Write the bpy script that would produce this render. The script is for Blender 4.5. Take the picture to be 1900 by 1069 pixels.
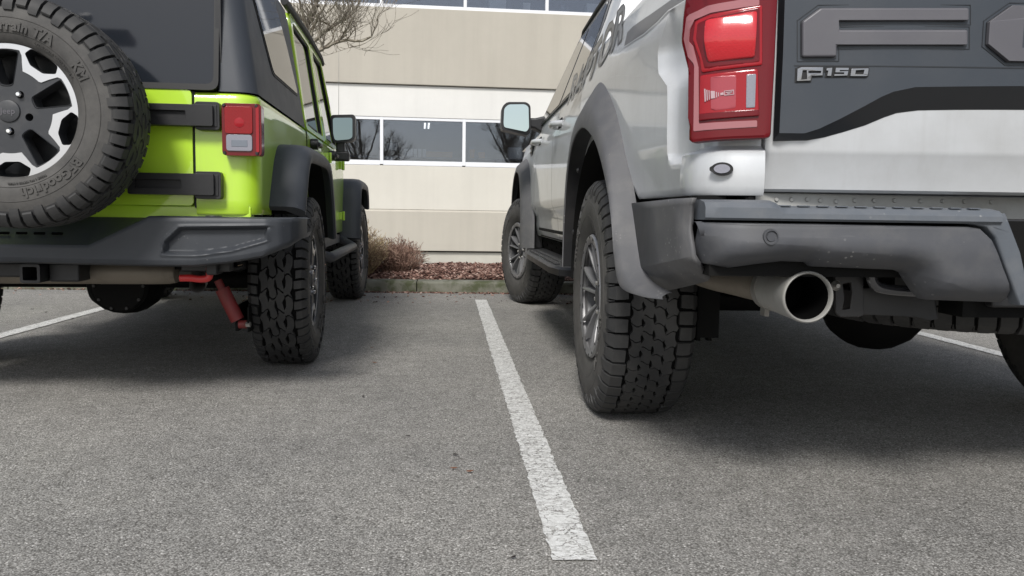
import bpy, bmesh, math, random
import numpy as np
from mathutils import Vector, Matrix
from mathutils.geometry import tessellate_polygon

for o in list(bpy.data.objects):
    bpy.data.objects.remove(o, do_unlink=True)
SC = bpy.context.scene
COL = SC.collection
RAD = math.radians
random.seed(7)

# ---------------------------------------------------------------- camera, sky, sun, exposure
cam_d = bpy.data.cameras.new('camera')
cam = bpy.data.objects.new('camera', cam_d)
COL.objects.link(cam)
cam_d.sensor_fit = 'HORIZONTAL'
cam_d.sensor_width = 36.0
cam_d.lens = 36.0 * 1500.0 / 1900.0
cam_d.clip_start = 0.05
cam_d.clip_end = 800
cam.matrix_world = (Matrix.Translation((0, 0, .735)) @ Matrix.Rotation(-RAD(4.42), 4, 'Z')
                    @ Matrix.Rotation(RAD(90 - 5.25), 4, 'X') @ Matrix.Rotation(RAD(.85), 4, 'Z'))
SC.camera = cam

SUN_EL, SUN_AZ = 45.0, 196.0           # azimuth clockwise from +Y: behind the camera, a little to the left
world = bpy.data.worlds.new('World')
SC.world = world
world.use_nodes = True
wn = world.node_tree.nodes
wl = world.node_tree.links
wn.clear()
sky = wn.new('ShaderNodeTexSky')
sky.sky_type = 'NISHITA'
sky.sun_disc = False
sky.sun_elevation = RAD(SUN_EL)
sky.sun_rotation = RAD(SUN_AZ)
sky.air_density = 1.0
sky.dust_density = 1.5
sky.ozone_density = 1.0
hs = wn.new('ShaderNodeHueSaturation')
hs.inputs['Saturation'].default_value = .45
bgn = wn.new('ShaderNodeBackground')
bgn.inputs['Strength'].default_value = .11
wout = wn.new('ShaderNodeOutputWorld')
wl.new(sky.outputs[0], hs.inputs['Color'])
wl.new(hs.outputs[0], bgn.inputs['Color'])
wl.new(bgn.outputs[0], wout.inputs['Surface'])

sun_d = bpy.data.lights.new('sun', 'SUN')
sun = bpy.data.objects.new('sun', sun_d)
COL.objects.link(sun)
sun_d.energy = 2.6
sun_d.angle = RAD(14)
sun_d.color = (1.0, .975, .94)
_az = RAD(SUN_AZ)
_d = Vector((math.sin(_az) * math.cos(RAD(SUN_EL)), math.cos(_az) * math.cos(RAD(SUN_EL)), math.sin(RAD(SUN_EL))))
sun.rotation_euler = _d.to_track_quat('Z', 'Y').to_euler()

SC.render.engine = 'CYCLES'
vs = SC.view_settings
vs.view_transform = 'Standard'
vs.look = 'None'
vs.exposure = 0.38
vs.gamma = 1.0

# ---------------------------------------------------------------- materials
def mat(name, col, rough=.5, metal=0.0, coat=0.0, spec=.5, coat_rough=.03):
    m = bpy.data.materials.new(name)
    m.use_nodes = True
    b = m.node_tree.nodes['Principled BSDF']
    b.inputs['Base Color'].default_value = (*col, 1)
    b.inputs['Roughness'].default_value = rough
    b.inputs['Metallic'].default_value = metal
    b.inputs['Coat Weight'].default_value = coat
    b.inputs['Coat Roughness'].default_value = coat_rough
    b.inputs['Specular IOR Level'].default_value = spec
    return m

def N(m, t, **k):
    n = m.node_tree.nodes.new(t)
    for a, v in k.items():
        if hasattr(n, a):
            setattr(n, a, v)
        else:
            n.inputs[a].default_value = v
    return n

def L(m, a, b):
    m.node_tree.links.new(a, b)

def bsdf(m):
    return m.node_tree.nodes['Principled BSDF']

def coords(m, scale=(1, 1, 1)):
    tc = N(m, 'ShaderNodeTexCoord')
    mp = N(m, 'ShaderNodeMapping')
    mp.inputs['Scale'].default_value = scale
    L(m, tc.outputs['Object'], mp.inputs['Vector'])
    return mp.outputs[0]

def noise(m, vec, scale, detail=3, rough=.55):
    n = N(m, 'ShaderNodeTexNoise')
    n.inputs['Scale'].default_value = scale
    n.inputs['Detail'].default_value = detail
    n.inputs['Roughness'].default_value = rough
    L(m, vec, n.inputs['Vector'])
    return n.outputs['Fac']

def ramp(m, fac, stops):
    r = N(m, 'ShaderNodeValToRGB')
    e = r.color_ramp.elements
    while len(e) < len(stops):
        e.new(.5)
    for el, (p, c) in zip(e, stops):
        el.position = p
        el.color = (*c, 1) if len(c) == 3 else c
    L(m, fac, r.inputs[0])
    return r.outputs[0]

def mixc(m, fac, a, b, mode='MIX'):
    x = N(m, 'ShaderNodeMix', data_type='RGBA', blend_type=mode)
    for s, v in ((0, fac), (6, a), (7, b)):
        if hasattr(v, 'is_output') or isinstance(v, bpy.types.NodeSocket):
            L(m, v, x.inputs[s])
        else:
            x.inputs[s].default_value = v if s == 0 else (*v, 1)
    return x.outputs[2]

def bump(m, h, dist, strength=1.0):
    b = N(m, 'ShaderNodeBump')
    b.inputs['Distance'].default_value = dist
    b.inputs['Strength'].default_value = strength
    L(m, h, b.inputs['Height'])
    L(m, b.outputs[0], bsdf(m).inputs['Normal'])
    return b

def rough_noise(m, vec, scale, lo, hi):
    r = N(m, 'ShaderNodeMapRange')
    r.inputs['To Min'].default_value = lo
    r.inputs['To Max'].default_value = hi
    L(m, noise(m, vec, scale, 4), r.inputs[0])
    L(m, r.outputs[0], bsdf(m).inputs['Roughness'])

def plastic(name, col, rough=.5, grain=900, bd=.0006, dust=(.2, .19, .17), dust_amt=.25, dscale=5, chips=0):
    """moulded, finely grained plastic with patchy road film"""
    m = mat(name, col, rough)
    v = coords(m)
    d = ramp(m, noise(m, v, dscale, 5, .65), [(.45, (0, 0, 0)), (.8, (dust_amt,) * 3)])
    c = mixc(m, d, col, dust)
    if chips:
        # pale stone chips and scuffs, gathered in patches
        vc = N(m, 'ShaderNodeTexVoronoi'); vc.inputs['Scale'].default_value = 95; L(m, v, vc.inputs['Vector'])
        sp = N(m, 'ShaderNodeSeparateColor'); L(m, vc.outputs['Color'], sp.inputs[0])
        sel = N(m, 'ShaderNodeMath', operation='GREATER_THAN'); sel.inputs[1].default_value = .86; L(m, sp.outputs[0], sel.inputs[0])
        spot = N(m, 'ShaderNodeMath', operation='LESS_THAN'); spot.inputs[1].default_value = .26; L(m, vc.outputs['Distance'], spot.inputs[0])
        pat = ramp(m, noise(m, v, 4.5, 4, .6), [(.50, (0, 0, 0)), (.66, (chips,) * 3)])
        k1 = N(m, 'ShaderNodeMath', operation='MULTIPLY'); L(m, sel.outputs[0], k1.inputs[0]); L(m, spot.outputs[0], k1.inputs[1])
        k2 = N(m, 'ShaderNodeMath', operation='MULTIPLY'); L(m, k1.outputs[0], k2.inputs[0]); L(m, pat, k2.inputs[1])
        c = mixc(m, k2.outputs[0], c, (.34, .335, .32))
        vs2 = coords(m, (3, 3, 60))
        sc2 = ramp(m, noise(m, vs2, 2.0, 3, .7), [(.70, (0, 0, 0)), (.78, (chips * .28,) * 3)])
        c = mixc(m, sc2, c, (.30, .295, .285))
    L(m, c, bsdf(m).inputs['Base Color'])
    rough_noise(m, v, dscale * 2, rough - .08, rough + .12)
    bump(m, noise(m, v, grain, 2), bd, .6)
    return m

def paint(name, col, metal=0.0, rough=.35, dirt=(.30, .29, .27), amt=.12):
    m = mat(name, col, rough, metal, 1.0, .5, .04)
    v = coords(m)
    d = ramp(m, noise(m, v, 3.5, 6, .7), [(.42, (0, 0, 0)), (.75, (amt,) * 3)])
    v2 = coords(m, (30, 30, 1.5))
    d2 = ramp(m, noise(m, v2, 1.0, 3, .6), [(.55, (0, 0, 0)), (.85, (amt * .6,) * 3)])
    c = mixc(m, d, col, dirt)
    c = mixc(m, d2, c, dirt)
    L(m, c, bsdf(m).inputs['Base Color'])
    return m

MT = {}
MT['green'] = paint('lime_paint', (.47, .74, .035), 0, .35, (.40, .47, .13), .25)
MT['silver'] = paint('pale_silver_paint', (.56, .572, .582), .2, .42, (.33, .325, .31), .34)
bsdf(MT['silver']).inputs['Coat Weight'].default_value = .6
bsdf(MT['silver']).inputs['Coat Roughness'].default_value = .05
MT['jplastic'] = plastic('black_grained_plastic', (.034, .038, .045), .5, 700, .0005, (.13, .13, .13), .2, 5, .3)
MT['hardtop'] = plastic('black_hardtop', (.036, .041, .05), .5, 500, .0006, (.12, .12, .12), .12)
MT['black'] = plastic('satin_black', (.012, .012, .013), .42, 600, .0003, (.06, .055, .05), .25)
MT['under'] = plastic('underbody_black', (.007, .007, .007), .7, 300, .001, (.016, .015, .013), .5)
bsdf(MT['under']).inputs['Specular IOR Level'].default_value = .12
MT['flare'] = plastic('grey_flare_plastic', (.092, .092, .096), .56, 700, .0003, (.22, .21, .195), .28, 15, .6)
MT['bumper'] = plastic('grey_bumper_coat', (.058, .060, .067), .54, 500, .0003, (.15, .145, .135), .28, 15, .6)
MT['cap'] = plastic('grey_step_plastic', (.092, .103, .118), .54, 500, .0003, (.2, .195, .19), .28, 15, .5)
MT['slate'] = plastic('slate_applique', (.036, .043, .053), .42, 800, .0002, (.10, .10, .10), .15)
MT['gloss_black'] = mat('gloss_black_trim', (.012, .013, .015), .3, 0, .3)
MT['letter'] = plastic('grey_raised_letter', (.095, .092, .102), .42, 700, .0002, (.2, .2, .2), .15)
MT['rubber_trim'] = mat('rubber_seal', (.006, .006, .006), .6)
MT['steel'] = plastic('dull_steel', (.32, .31, .29), .42, 400, .0003, (.16, .14, .11), .6, 9)
bsdf(MT['steel']).inputs['Metallic'].default_value = .6
MT['exhaust'] = plastic('exhaust_steel', (.34, .335, .315), .55, 400, .0003, (.26, .24, .2), .6, 14)
bsdf(MT['exhaust']).inputs['Metallic'].default_value = .25
MT['muffler'] = plastic('dull_tan_muffler', (.20, .175, .14), .55, 200, .0006, (.09, .075, .06), .7, 6)
bsdf(MT['muffler']).inputs['Metallic'].default_value = .3
MT['pan'] = plastic('grey_roll_pan', (.36, .36, .345), .5, 400, .0002, (.2, .19, .17), .7, 7)
MT['chrome'] = mat('bright_metal', (.75, .75, .76), .12, 1.0)
MT['machined'] = mat('machined_alloy', (.58, .58, .59), .30, .8)
MT['satin_wheel'] = plastic('satin_black_wheel', (.030, .032, .036), .40, 900, .0002, (.16, .15, .14), .25, 12)
MT['gun'] = plastic('silver_grey_wheel', (.27, .27, .275), .34, 900, .0002, (.20, .185, .17), .5, 12)
bsdf(MT['gun']).inputs['Metallic'].default_value = .5
MT['hook_black'] = mat('glossy_black_hook', (.03, .03, .034), .18, 0, 1.0, .8)
MT['badge'] = mat('badge_metal', (.30, .30, .31), .22, .9)
MT['mirror_dark'] = mat('dim_reflection_mirror', (.20, .25, .26), .02, 1.0)  # mirror colour lowered to paint in a darker reflection
MT['groove'] = mat('tread_groove_shade', (.008, .008, .008), .9, 0, 0, .05)  # darker than the tread rubber, paints the shade between blocks
MT['mirror'] = mat('mirror_glass', (.42, .49, .50), .02, 1.0)
MT['glass'] = mat('dark_tinted_glass', (.008, .009, .011), .03, 0, 0, .6)
bsdf(MT['glass']).inputs['IOR'].default_value = 1.6
MT['rearglass'] = mat('tinted_rear_glass', (.014, .017, .022), .10, 0, 0, .5)
bsdf(MT['rearglass']).inputs['IOR'].default_value = 1.45
MT['redpaint'] = plastic('red_paint', (.55, .03, .03), .35, 600, .0002, (.2, .1, .08), .4, 14)
MT['dullred'] = plastic('dull_red_damper', (.19, .018, .018), .5, 500, .0003, (.10, .06, .05), .7, 14)
MT['hole'] = mat('hole_shade_black', (.003, .003, .003), .9, 0, 0, .05)  # near-black painted in for the shade inside bores, slots and gaps
MT['decal'] = mat('grey_decal', (.062, .062, .068), .35, 0, .15)
MT['decal_fill'] = mat('mid_grey_decal', (.21, .215, .22), .35, 0, .15)
MT['decal_line'] = mat('pale_decal_line', (.55, .56, .57), .3, 0, .5)

def rubber(name, col, dustc, amt):
    m = mat(name, col, .62, 0, 0, .32)
    v = coords(m)
    d = ramp(m, noise(m, v, 9, 6, .7), [(.35, (amt * .2,) * 3), (.75, (amt,) * 3)])
    L(m, mixc(m, d, col, dustc), bsdf(m).inputs['Base Color'])
    bump(m, noise(m, v, 260, 3), .0008, .5)
    return m
MT['rubber'] = rubber('tyre_rubber', (.024, .0245, .026), (.11, .105, .095), .34)
MT['sidewall'] = rubber('dusty_sidewall', (.038, .037, .036), (.15, .142, .13), .55)

def lens(name, col, rough=.12, ribs=None, rib_d=.001):
    m = mat(name, col, rough, 0, .22, .22, .03)
    b = bsdf(m)
    if ribs:
        v = coords(m, ribs)
        w = N(m, 'ShaderNodeTexChecker')
        w.inputs['Scale'].default_value = 1
        L(m, v, w.inputs['Vector'])
        bump(m, w.outputs['Fac'], rib_d, .5)
    return m
MT['red_dark'] = lens('deep_red_lens', (.13, .005, .009))
MT['red_mid'] = lens('red_lens', (.30, .012, .018))
MT['red_bright'] = lens('ribbed_red_reflector', (.50, .018, .026), .2, (180, 180, 180), .0012)
bsdf(MT['red_bright']).inputs['Coat Weight'].default_value = 1.0
bsdf(MT['red_bright']).inputs['Coat Roughness'].default_value = .10
MT['red_rib'] = lens('ribbed_red_lens', (.24, .007, .010), .15, (160, 160, 160), .0012)
MT['guide'] = lens('pale_light_guide', (.34, .14, .15), .2)
MT['clear'] = lens('clear_lens', (.25, .25, .285), .15, (190, 190, 190), .002)
MT['pinkish'] = lens('pink_red_panel', (.34, .06, .075), .2)
MT['icon'] = mat('icon_print', (.44, .31, .33), .4)

# ---------------------------------------------------------------- mesh builder
class MB:
    def __init__(s):
        s.v, s.f, s.m = [], [], []

    def add(s, v, f, m=0):
        o = len(s.v)
        s.v += [tuple(p) for p in v]
        s.f += [tuple(i + o for i in q) for q in f]
        s.m += [m] * len(f)
        return s

    def box(s, c, d, m=0, rot=None):
        x, y, z = (k / 2 for k in d)
        v = [Vector(p) for p in ((-x, -y, -z), (x, -y, -z), (x, y, -z), (-x, y, -z), (-x, -y, z), (x, -y, z), (x, y, z), (-x, y, z))]
        if rot is not None:
            v = [rot @ p for p in v]
        return s.add([p + Vector(c) for p in v], [(0, 3, 2, 1), (4, 5, 6, 7), (0, 1, 5, 4), (1, 2, 6, 5), (2, 3, 7, 6), (3, 0, 4, 7)], m)

    def span(s, a, b, m=0):
        c = [(p + q) / 2 for p, q in zip(a, b)]
        return s.box(c, [abs(p - q) for p, q in zip(a, b)], m)

    def loft(s, secs, m=0, closed=True, caps=True, loop=False):
        n = len(secs[0])
        o = len(s.v)
        for q in secs:
            s.v += [tuple(p) for p in q]
        R_ = len(secs)
        e = n if closed else n - 1
        for i in range(R_ if loop else R_ - 1):
            for j in range(e):
                a, b = i * n + j, i * n + (j + 1) % n
                k = (i + 1) % R_
                c, d = k * n + (j + 1) % n, k * n + j
                s.f.append((o + a, o + b, o + c, o + d))
                s.m.append(m)
        if caps and closed and not loop:
            s.f.append(tuple(o + j for j in range(n - 1, -1, -1)))
            s.f.append(tuple(o + (R_ - 1) * n + j for j in range(n)))
            s.m += [m, m]
        return s

    def grid(s, rows, m=0):
        return s.loft(rows, m, closed=False, caps=False)

    def plate(s, outer, holes, fa, fb, m=0, mside=None, back=True):
        """flat plate from 2-D loops; fa / fb map a 2-D point to the front / back 3-D point"""
        mside = m if mside is None else mside
        loops = [outer] + list(holes)
        flat = [p for l in loops for p in l]
        tris = tessellate_polygon([[Vector((p[0], p[1], 0)) for p in l] for l in loops])
        n = len(flat)
        o = len(s.v)
        s.v += [tuple(fa(p)) for p in flat] + [tuple(fb(p)) for p in flat]
        for t in tris:
            s.f.append(tuple(o + i for i in t)); s.m.append(m)
            if back:
                s.f.append(tuple(o + n + i for i in reversed(t))); s.m.append(mside)
        k = 0
        for l in loops:
            c = len(l)
            for i in range(c):
                a, b = k + i, k + (i + 1) % c
                s.f.append((o + a, o + b, o + n + b, o + n + a)); s.m.append(mside)
            k += c
        return s

    def xz(s, outer, y0, y1, m=0, holes=(), mside=None, inset=None):
        """plate standing in the x-z plane, seen from -y; y0 is the rear (near) face"""
        return s.plate(outer, holes, lambda p: (p[0], y0, p[1]), lambda p: (p[0], y1, p[1]), m, mside)

    def yz(s, outer, x0, x1, m=0, holes=(), mside=None):
        return s.plate(outer, holes, lambda p: (x0, p[0], p[1]), lambda p: (x1, p[0], p[1]), m, mside)

    def xy(s, outer, z0, z1, m=0, holes=(), mside=None):
        return s.plate(outer, holes, lambda p: (p[0], p[1], z0), lambda p: (p[0], p[1], z1), m, mside)

    def tube(s, path, r, n=10, m=0, caps=True):
        P = [Vector(p) for p in path]
        rr = r if isinstance(r, (list, tuple)) else [r] * len(P)
        t0 = (P[1] - P[0]).normalized()
        u = t0.orthogonal().normalized()
        secs = []
        for i, p in enumerate(P):
            t = (P[min(i + 1, len(P) - 1)] - P[max(i - 1, 0)]).normalized()
            u = (u - t * u.dot(t)).normalized()
            w = t.cross(u)
            secs.append([p + (u * math.cos(a) + w * math.sin(a)) * rr[i] for a in (2 * math.pi * k / n for k in range(n))])
        return s.loft(secs, m, True, caps)

    def lathe(s, prof, axis='x', n=48, c=(0, 0, 0), m=0, closed=False, a0=0, a1=2 * math.pi):
        full = abs(a1 - a0 - 2 * math.pi) < 1e-6
        secs = []
        for k in range(n if full else n + 1):
            a = a0 + (a1 - a0) * k / n
            row = []
            for h, r in prof:
                if axis == 'x':
                    p = (h, r * math.cos(a), r * math.sin(a))
                elif axis == 'y':
                    p = (r * math.cos(a), h, r * math.sin(a))
                else:
                    p = (r * math.cos(a), r * math.sin(a), h)
                row.append((p[0] + c[0], p[1] + c[1], p[2] + c[2]))
            secs.append(row)
        return s.loft(secs, m, closed, False, full)

    def mesh(s, name, mats):
        me = bpy.data.meshes.new(name)
        me.from_pydata(s.v, [], s.f)
        for q in (mats if isinstance(mats, (list, tuple)) else [mats]):
            me.materials.append(MT[q] if isinstance(q, str) else q)
        me.polygons.foreach_set('material_index', s.m)
        return me

    def obj(s, name, mats, parent=None, bevel=0, seg=2, smooth=35, recalc=True, weld=0):
        me = s.mesh(name, mats)
        if recalc or weld:
            bm = bmesh.new()
            bm.from_mesh(me)
            if weld:
                bmesh.ops.remove_doubles(bm, verts=bm.verts, dist=weld)
            if recalc:
                bmesh.ops.recalc_face_normals(bm, faces=bm.faces)
            bm.to_mesh(me)
            bm.free()
        o = bpy.data.objects.new(name, me)
        COL.objects.link(o)
        if bevel:
            me.polygons.foreach_set('use_smooth', [True] * len(me.polygons))
            b = o.modifiers.new('Bevel', 'BEVEL')
            b.width = bevel
            b.segments = seg
            b.limit_method = 'ANGLE'
            b.angle_limit = RAD(28)
            b.harden_normals = True
        elif smooth:
            me.polygons.foreach_set('use_smooth', [True] * len(me.polygons))
            me.set_sharp_from_angle(angle=RAD(smooth))
        if parent is not None:
            o.parent = parent
        return o

def tag(o, label=None, cat=None, group=None, kind=None):
    if label: o['label'] = label
    if cat: o['category'] = cat
    if group: o['group'] = group
    if kind: o['kind'] = kind
    return o

def empty(name, loc=(0, 0, 0), rot=0):
    o = bpy.data.objects.new(name, None)
    o.empty_display_size = .1
    COL.objects.link(o)
    o.location = loc
    o.rotation_euler = (0, 0, RAD(rot))
    return o

def node(name, parent, loc=(0, 0, 0)):
    o = empty(name, loc)
    o.parent = parent
    return o

def copy_tree(o, parent=None):
    c = o.copy()
    COL.objects.link(c)
    c.parent = parent
    for ch in list(o.children):
        copy_tree(ch, c)
    return c

def mirror_tree(o, parent):
    """a copy of a part and its sub-parts on the other side of the vehicle (x -> -x)"""
    c = o.copy()
    COL.objects.link(c)
    c.parent = parent
    if o.data is not None:
        me = o.data.copy()
        me.transform(Matrix.Diagonal((-1, 1, 1, 1)))
        me.flip_normals()
        c.data = me
    l = o.location
    c.location = (-l.x, l.y, l.z)
    for ch in list(o.children):
        mirror_tree(ch, c)
    return c

def lerp(a, b, t):
    return a + (b - a) * t

def interp(x, pts):
    """piecewise linear through [(x, y), ...]"""
    if x <= pts[0][0]: return pts[0][1]
    for (a, b), (c, d) in zip(pts, pts[1:]):
        if x <= c:
            return b + (d - b) * (x - a) / (c - a) if c > a else d
    return pts[-1][1]

def smooth_path(pts, n=6):
    """Catmull-Rom through points of any dimension"""
    P = [Vector(p) for p in pts]
    out = []
    for i in range(len(P) - 1):
        a, b, c, d = P[max(i - 1, 0)], P[i], P[i + 1], P[min(i + 2, len(P) - 1)]
        for k in range(n):
            t = k / n
            out.append(.5 * ((2 * b) + (c - a) * t + (2 * a - 5 * b + 4 * c - d) * t * t + (3 * b - a - 3 * c + d) * t ** 3))
    out.append(P[-1])
    return out

def round_poly(pts, r, n=4):
    """round the corners of a closed 2-D polygon"""
    out = []
    N_ = len(pts)
    for i in range(N_):
        p, a, b = Vector(pts[i]), Vector(pts[i - 1]), Vector(pts[(i + 1) % N_])
        da, db = (a - p), (b - p)
        k = min(r, da.length * .45, db.length * .45)
        s_, e_ = p + da.normalized() * k, p + db.normalized() * k
        for j in range(n + 1):
            t = j / n
            out.append(tuple((1 - t) ** 2 * s_ + 2 * t * (1 - t) * p + t * t * e_))
    return out

def rect(x0, z0, x1, z1):
    return [(x0, z0), (x1, z0), (x1, z1), (x0, z1)]

def circle(cx, cz, r, n=24, a0=0):
    return [(cx + r * math.cos(a0 + 2 * math.pi * k / n), cz + r * math.sin(a0 + 2 * math.pi * k / n)) for k in range(n)]

def inpoly(p, poly):
    x, y = p
    r = False
    for (a, b), (c, d) in zip(poly, poly[1:] + poly[:1]):
        if (b > y) != (d > y) and x < (c - a) * (y - b) / (d - b) + a:
            r = not r
    return r

def dist_poly(p, poly):
    """signed distance, positive inside"""
    best = 1e9
    P = Vector(p)
    for a, b in zip(poly, poly[1:] + poly[:1]):
        A, B_ = Vector(a), Vector(b)
        t = max(0, min(1, (P - A).dot(B_ - A) / max(1e-12, (B_ - A).length_squared)))
        best = min(best, (A + (B_ - A) * t - P).length)
    return best if inpoly(p, poly) else -best

def sstep(a, b, x):
    t = max(0, min(1, (x - a) / (b - a)))
    return t * t * (3 - 2 * t)

def text_mesh(txt, size, depth, bold=0.0, shear=0.0, spacing=1.0):
    """lettering as (verts, faces, width), baseline at y = 0, starting at x = 0"""
    cu = bpy.data.curves.new('lettering', 'FONT')
    cu.body = txt
    cu.size = size
    cu.extrude = depth / 2
    cu.offset = bold
    cu.shear = shear
    cu.space_character = spacing
    cu.resolution_u = 3
    t = bpy.data.objects.new('lettering', cu)
    COL.objects.link(t)
    dg = bpy.context.evaluated_depsgraph_get()
    me = bpy.data.meshes.new_from_object(t.evaluated_get(dg))
    v = [tuple(p.co) for p in me.vertices]
    f = [tuple(p.vertices) for p in me.polygons]
    bpy.data.objects.remove(t, do_unlink=True)
    bpy.data.curves.remove(cu)
    bpy.data.meshes.remove(me)
    w = max(p[0] for p in v) if v else 0
    return v, f, w

# ================================================================ SETTING
def asphalt_nodes(m):
    """returns (colour, height) of weathered asphalt with exposed aggregate"""
    v = coords(m)
    vo = N(m, 'ShaderNodeTexVoronoi'); vo.inputs['Scale'].default_value = 210; L(m, v, vo.inputs['Vector'])
    v2 = N(m, 'ShaderNodeTexVoronoi'); v2.inputs['Scale'].default_value = 430; L(m, v, v2.inputs['Vector'])
    sep = N(m, 'ShaderNodeSeparateColor'); L(m, vo.outputs['Color'], sep.inputs[0])
    sep2 = N(m, 'ShaderNodeSeparateColor'); L(m, v2.outputs['Color'], sep2.inputs[0])
    stone = ramp(m, sep.outputs[0], [(0, (.20, .194, .182)), (.35, (.275, .268, .252)), (.7, (.36, .35, .33)), (.94, (.45, .437, .413)), (1, (.66, .645, .62))])
    grit = ramp(m, sep2.outputs[1], [(0, (.18, .175, .164)), (.6, (.30, .292, .275)), (.94, (.42, .41, .387)), (1, (.62, .605, .58))])
    pick = ramp(m, sep.outputs[2], [(.42, (0, 0, 0)), (.46, (1, 1, 1))])
    c = mixc(m, pick, grit, stone)
    gap = ramp(m, vo.outputs['Distance'], [(.38, (1, 1, 1)), (.8, (.42, .41, .40))])
    c = mixc(m, 1.0, c, gap, 'MULTIPLY')
    big = ramp(m, noise(m, v, .9, 5, .6), [(.3, (.80, .80, .80)), (.7, (1.16, 1.15, 1.12))])
    c = mixc(m, 1.0, c, big, 'MULTIPLY')
    mid = ramp(m, noise(m, v, 14, 4, .6), [(.3, (.86, .86, .86)), (.7, (1.12, 1.12, 1.12))])
    c = mixc(m, 1.0, c, mid, 'MULTIPLY')
    # darker oily drips and faint scuffs with outlines of their own
    st_ = ramp(m, noise(m, v, 2.6, 6, .72), [(.60, (1, 1, 1)), (.72, (.78, .775, .77))])
    c = mixc(m, 1.0, c, st_, 'MULTIPLY')
    h = N(m, 'ShaderNodeMath', operation='ADD')
    h1 = N(m, 'ShaderNodeMath', operation='MULTIPLY'); h1.inputs[1].default_value = -1.0; L(m, vo.outputs['Distance'], h1.inputs[0])
    h2 = N(m, 'ShaderNodeMath', operation='MULTIPLY'); h2.inputs[1].default_value = .45; L(m, sep.outputs[1], h2.inputs[0])
    L(m, h1.outputs[0], h.inputs[0]); L(m, h2.outputs[0], h.inputs[1])
    return v, c, h.outputs[0]

m = mat('asphalt', (.12, .12, .115), .8, 0, 0, .3)
_v, c, h = asphalt_nodes(m)
L(m, c, bsdf(m).inputs['Base Color'])
bump(m, h, .0024, .75)
MT['asphalt'] = m

def line_paint(name, worn):
    m = mat(name, (.7, .7, .68), .65, 0, 0, .3)
    v, ac, h = asphalt_nodes(m)
    # crazing, mostly running across the stripe
    vc = coords(m, (9, 26, 9))
    wob = N(m, 'ShaderNodeVectorMath', operation='ADD')
    nz = N(m, 'ShaderNodeTexNoise'); nz.inputs['Scale'].default_value = 30; nz.inputs['Detail'].default_value = 3
    L(m, v, nz.inputs['Vector'])
    L(m, vc, wob.inputs[0]); L(m, nz.outputs['Color'], wob.inputs[1])
    ce = N(m, 'ShaderNodeTexVoronoi'); ce.feature = 'DISTANCE_TO_EDGE'; ce.inputs['Scale'].default_value = 1.6
    L(m, wob.outputs[0], ce.inputs['Vector'])
    crack = ramp(m, ce.outputs['Distance'], [(.012, (0, 0, 0)), (.05, (1, 1, 1))])
    # wear: bare stone tops and patches
    vo = N(m, 'ShaderNodeTexVoronoi'); vo.inputs['Scale'].default_value = 150; L(m, v, vo.inputs['Vector'])
    sp = N(m, 'ShaderNodeSeparateColor'); L(m, vo.outputs['Color'], sp.inputs[0])
    sm = N(m, 'ShaderNodeMath', operation='ADD'); L(m, sp.outputs[0], sm.inputs[0])
    L(m, noise(m, v, 7, 5, .7), sm.inputs[1])
    sx_ = N(m, 'ShaderNodeSeparateXYZ'); L(m, v, sx_.inputs[0])
    mr_ = N(m, 'ShaderNodeValToRGB')
    e_ = mr_.color_ramp.elements
    e_[0].position, e_[1].position = .22, .42
    e_[0].color, e_[1].color = (.30, .30, .30, 1), (0, 0, 0, 1)
    e2_ = e_.new(.85); e2_.color = (.0, .0, .0, 1)
    e3_ = e_.new(.95); e3_.color = (.35, .35, .35, 1)
    dv_ = N(m, 'ShaderNodeMath', operation='DIVIDE'); dv_.inputs[1].default_value = 7.0
    L(m, sx_.outputs[1], dv_.inputs[0]); L(m, dv_.outputs[0], mr_.inputs[0])
    sm2 = N(m, 'ShaderNodeMath', operation='ADD'); L(m, sm.outputs[0], sm2.inputs[0]); L(m, mr_.outputs[0], sm2.inputs[1])
    wear = ramp(m, sm2.outputs[0], [(worn, (.0, .0, .0)), (worn + .14, (1, 1, 1))])
    mask = mixc(m, 1.0, crack, wear, 'MULTIPLY')
    whit = ramp(m, noise(m, v, 60, 4, .7), [(.3, (.54, .535, .51)), (.7, (.76, .76, .74))])
    half = mixc(m, .55, ac, whit)
    base = mixc(m, wear, half, whit)
    base = mixc(m, crack, ac, base)
    L(m, base, bsdf(m).inputs['Base Color'])
    bump(m, h, .003, .5)
    return m
MT['line'] = line_paint('worn_white_line_paint', .92)
MT['line_far'] = line_paint('line_paint', .62)

g = MB()
g.add([(-160, -220, 0), (160, -220, 0), (160, 7.46, 0), (-160, 7.46, 0)], [(0, 1, 2, 3)])
tag(g.obj('asphalt_ground', 'asphalt'), kind='structure')

def stripe(pts, m):
    b = MB()
    n = 240
    (x0, y0), (x1, y1), (x2, y2), (x3, y3) = pts           # near-left, near-right, far-right, far-left
    rl, rr = [], []
    for i in range(n + 1):
        t = i / n
        w = random.gauss(0, .0022), random.gauss(0, .0022)
        rl.append((lerp(x0, x3, t) + w[0], lerp(y0, y3, t) + (random.uniform(-.006, .006) if i in (0,) else 0), .004))
        rr.append((lerp(x1, x2, t) + w[1], lerp(y1, y2, t) + (random.uniform(-.006, .006) if i in (0,) else 0), .004))
    b.grid([rl, rr])
    return tag(b.obj('parking_line', m, smooth=0), kind='structure')
stripe([(0.2229, 1.644), (0.3173, 1.648), (0.3137, 6.833), (0.215, 6.827)], 'line')
_l = [(-2.537, 4.738), (-2.519, 6.006)]
_dx = (_l[1][0] - _l[0][0]) / (_l[1][1] - _l[0][1])
stripe([(_l[0][0] - .05 - 3 * _dx, 1.7), (_l[0][0] + .05 - 3 * _dx, 1.7), (_l[1][0] + .05, 6.85), (_l[1][0] - .05, 6.85)], 'line_far')
stripe([(2.99, 1.6), (3.09, 1.6), (3.09, 6.8), (2.99, 6.8)], 'line_far')
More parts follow.
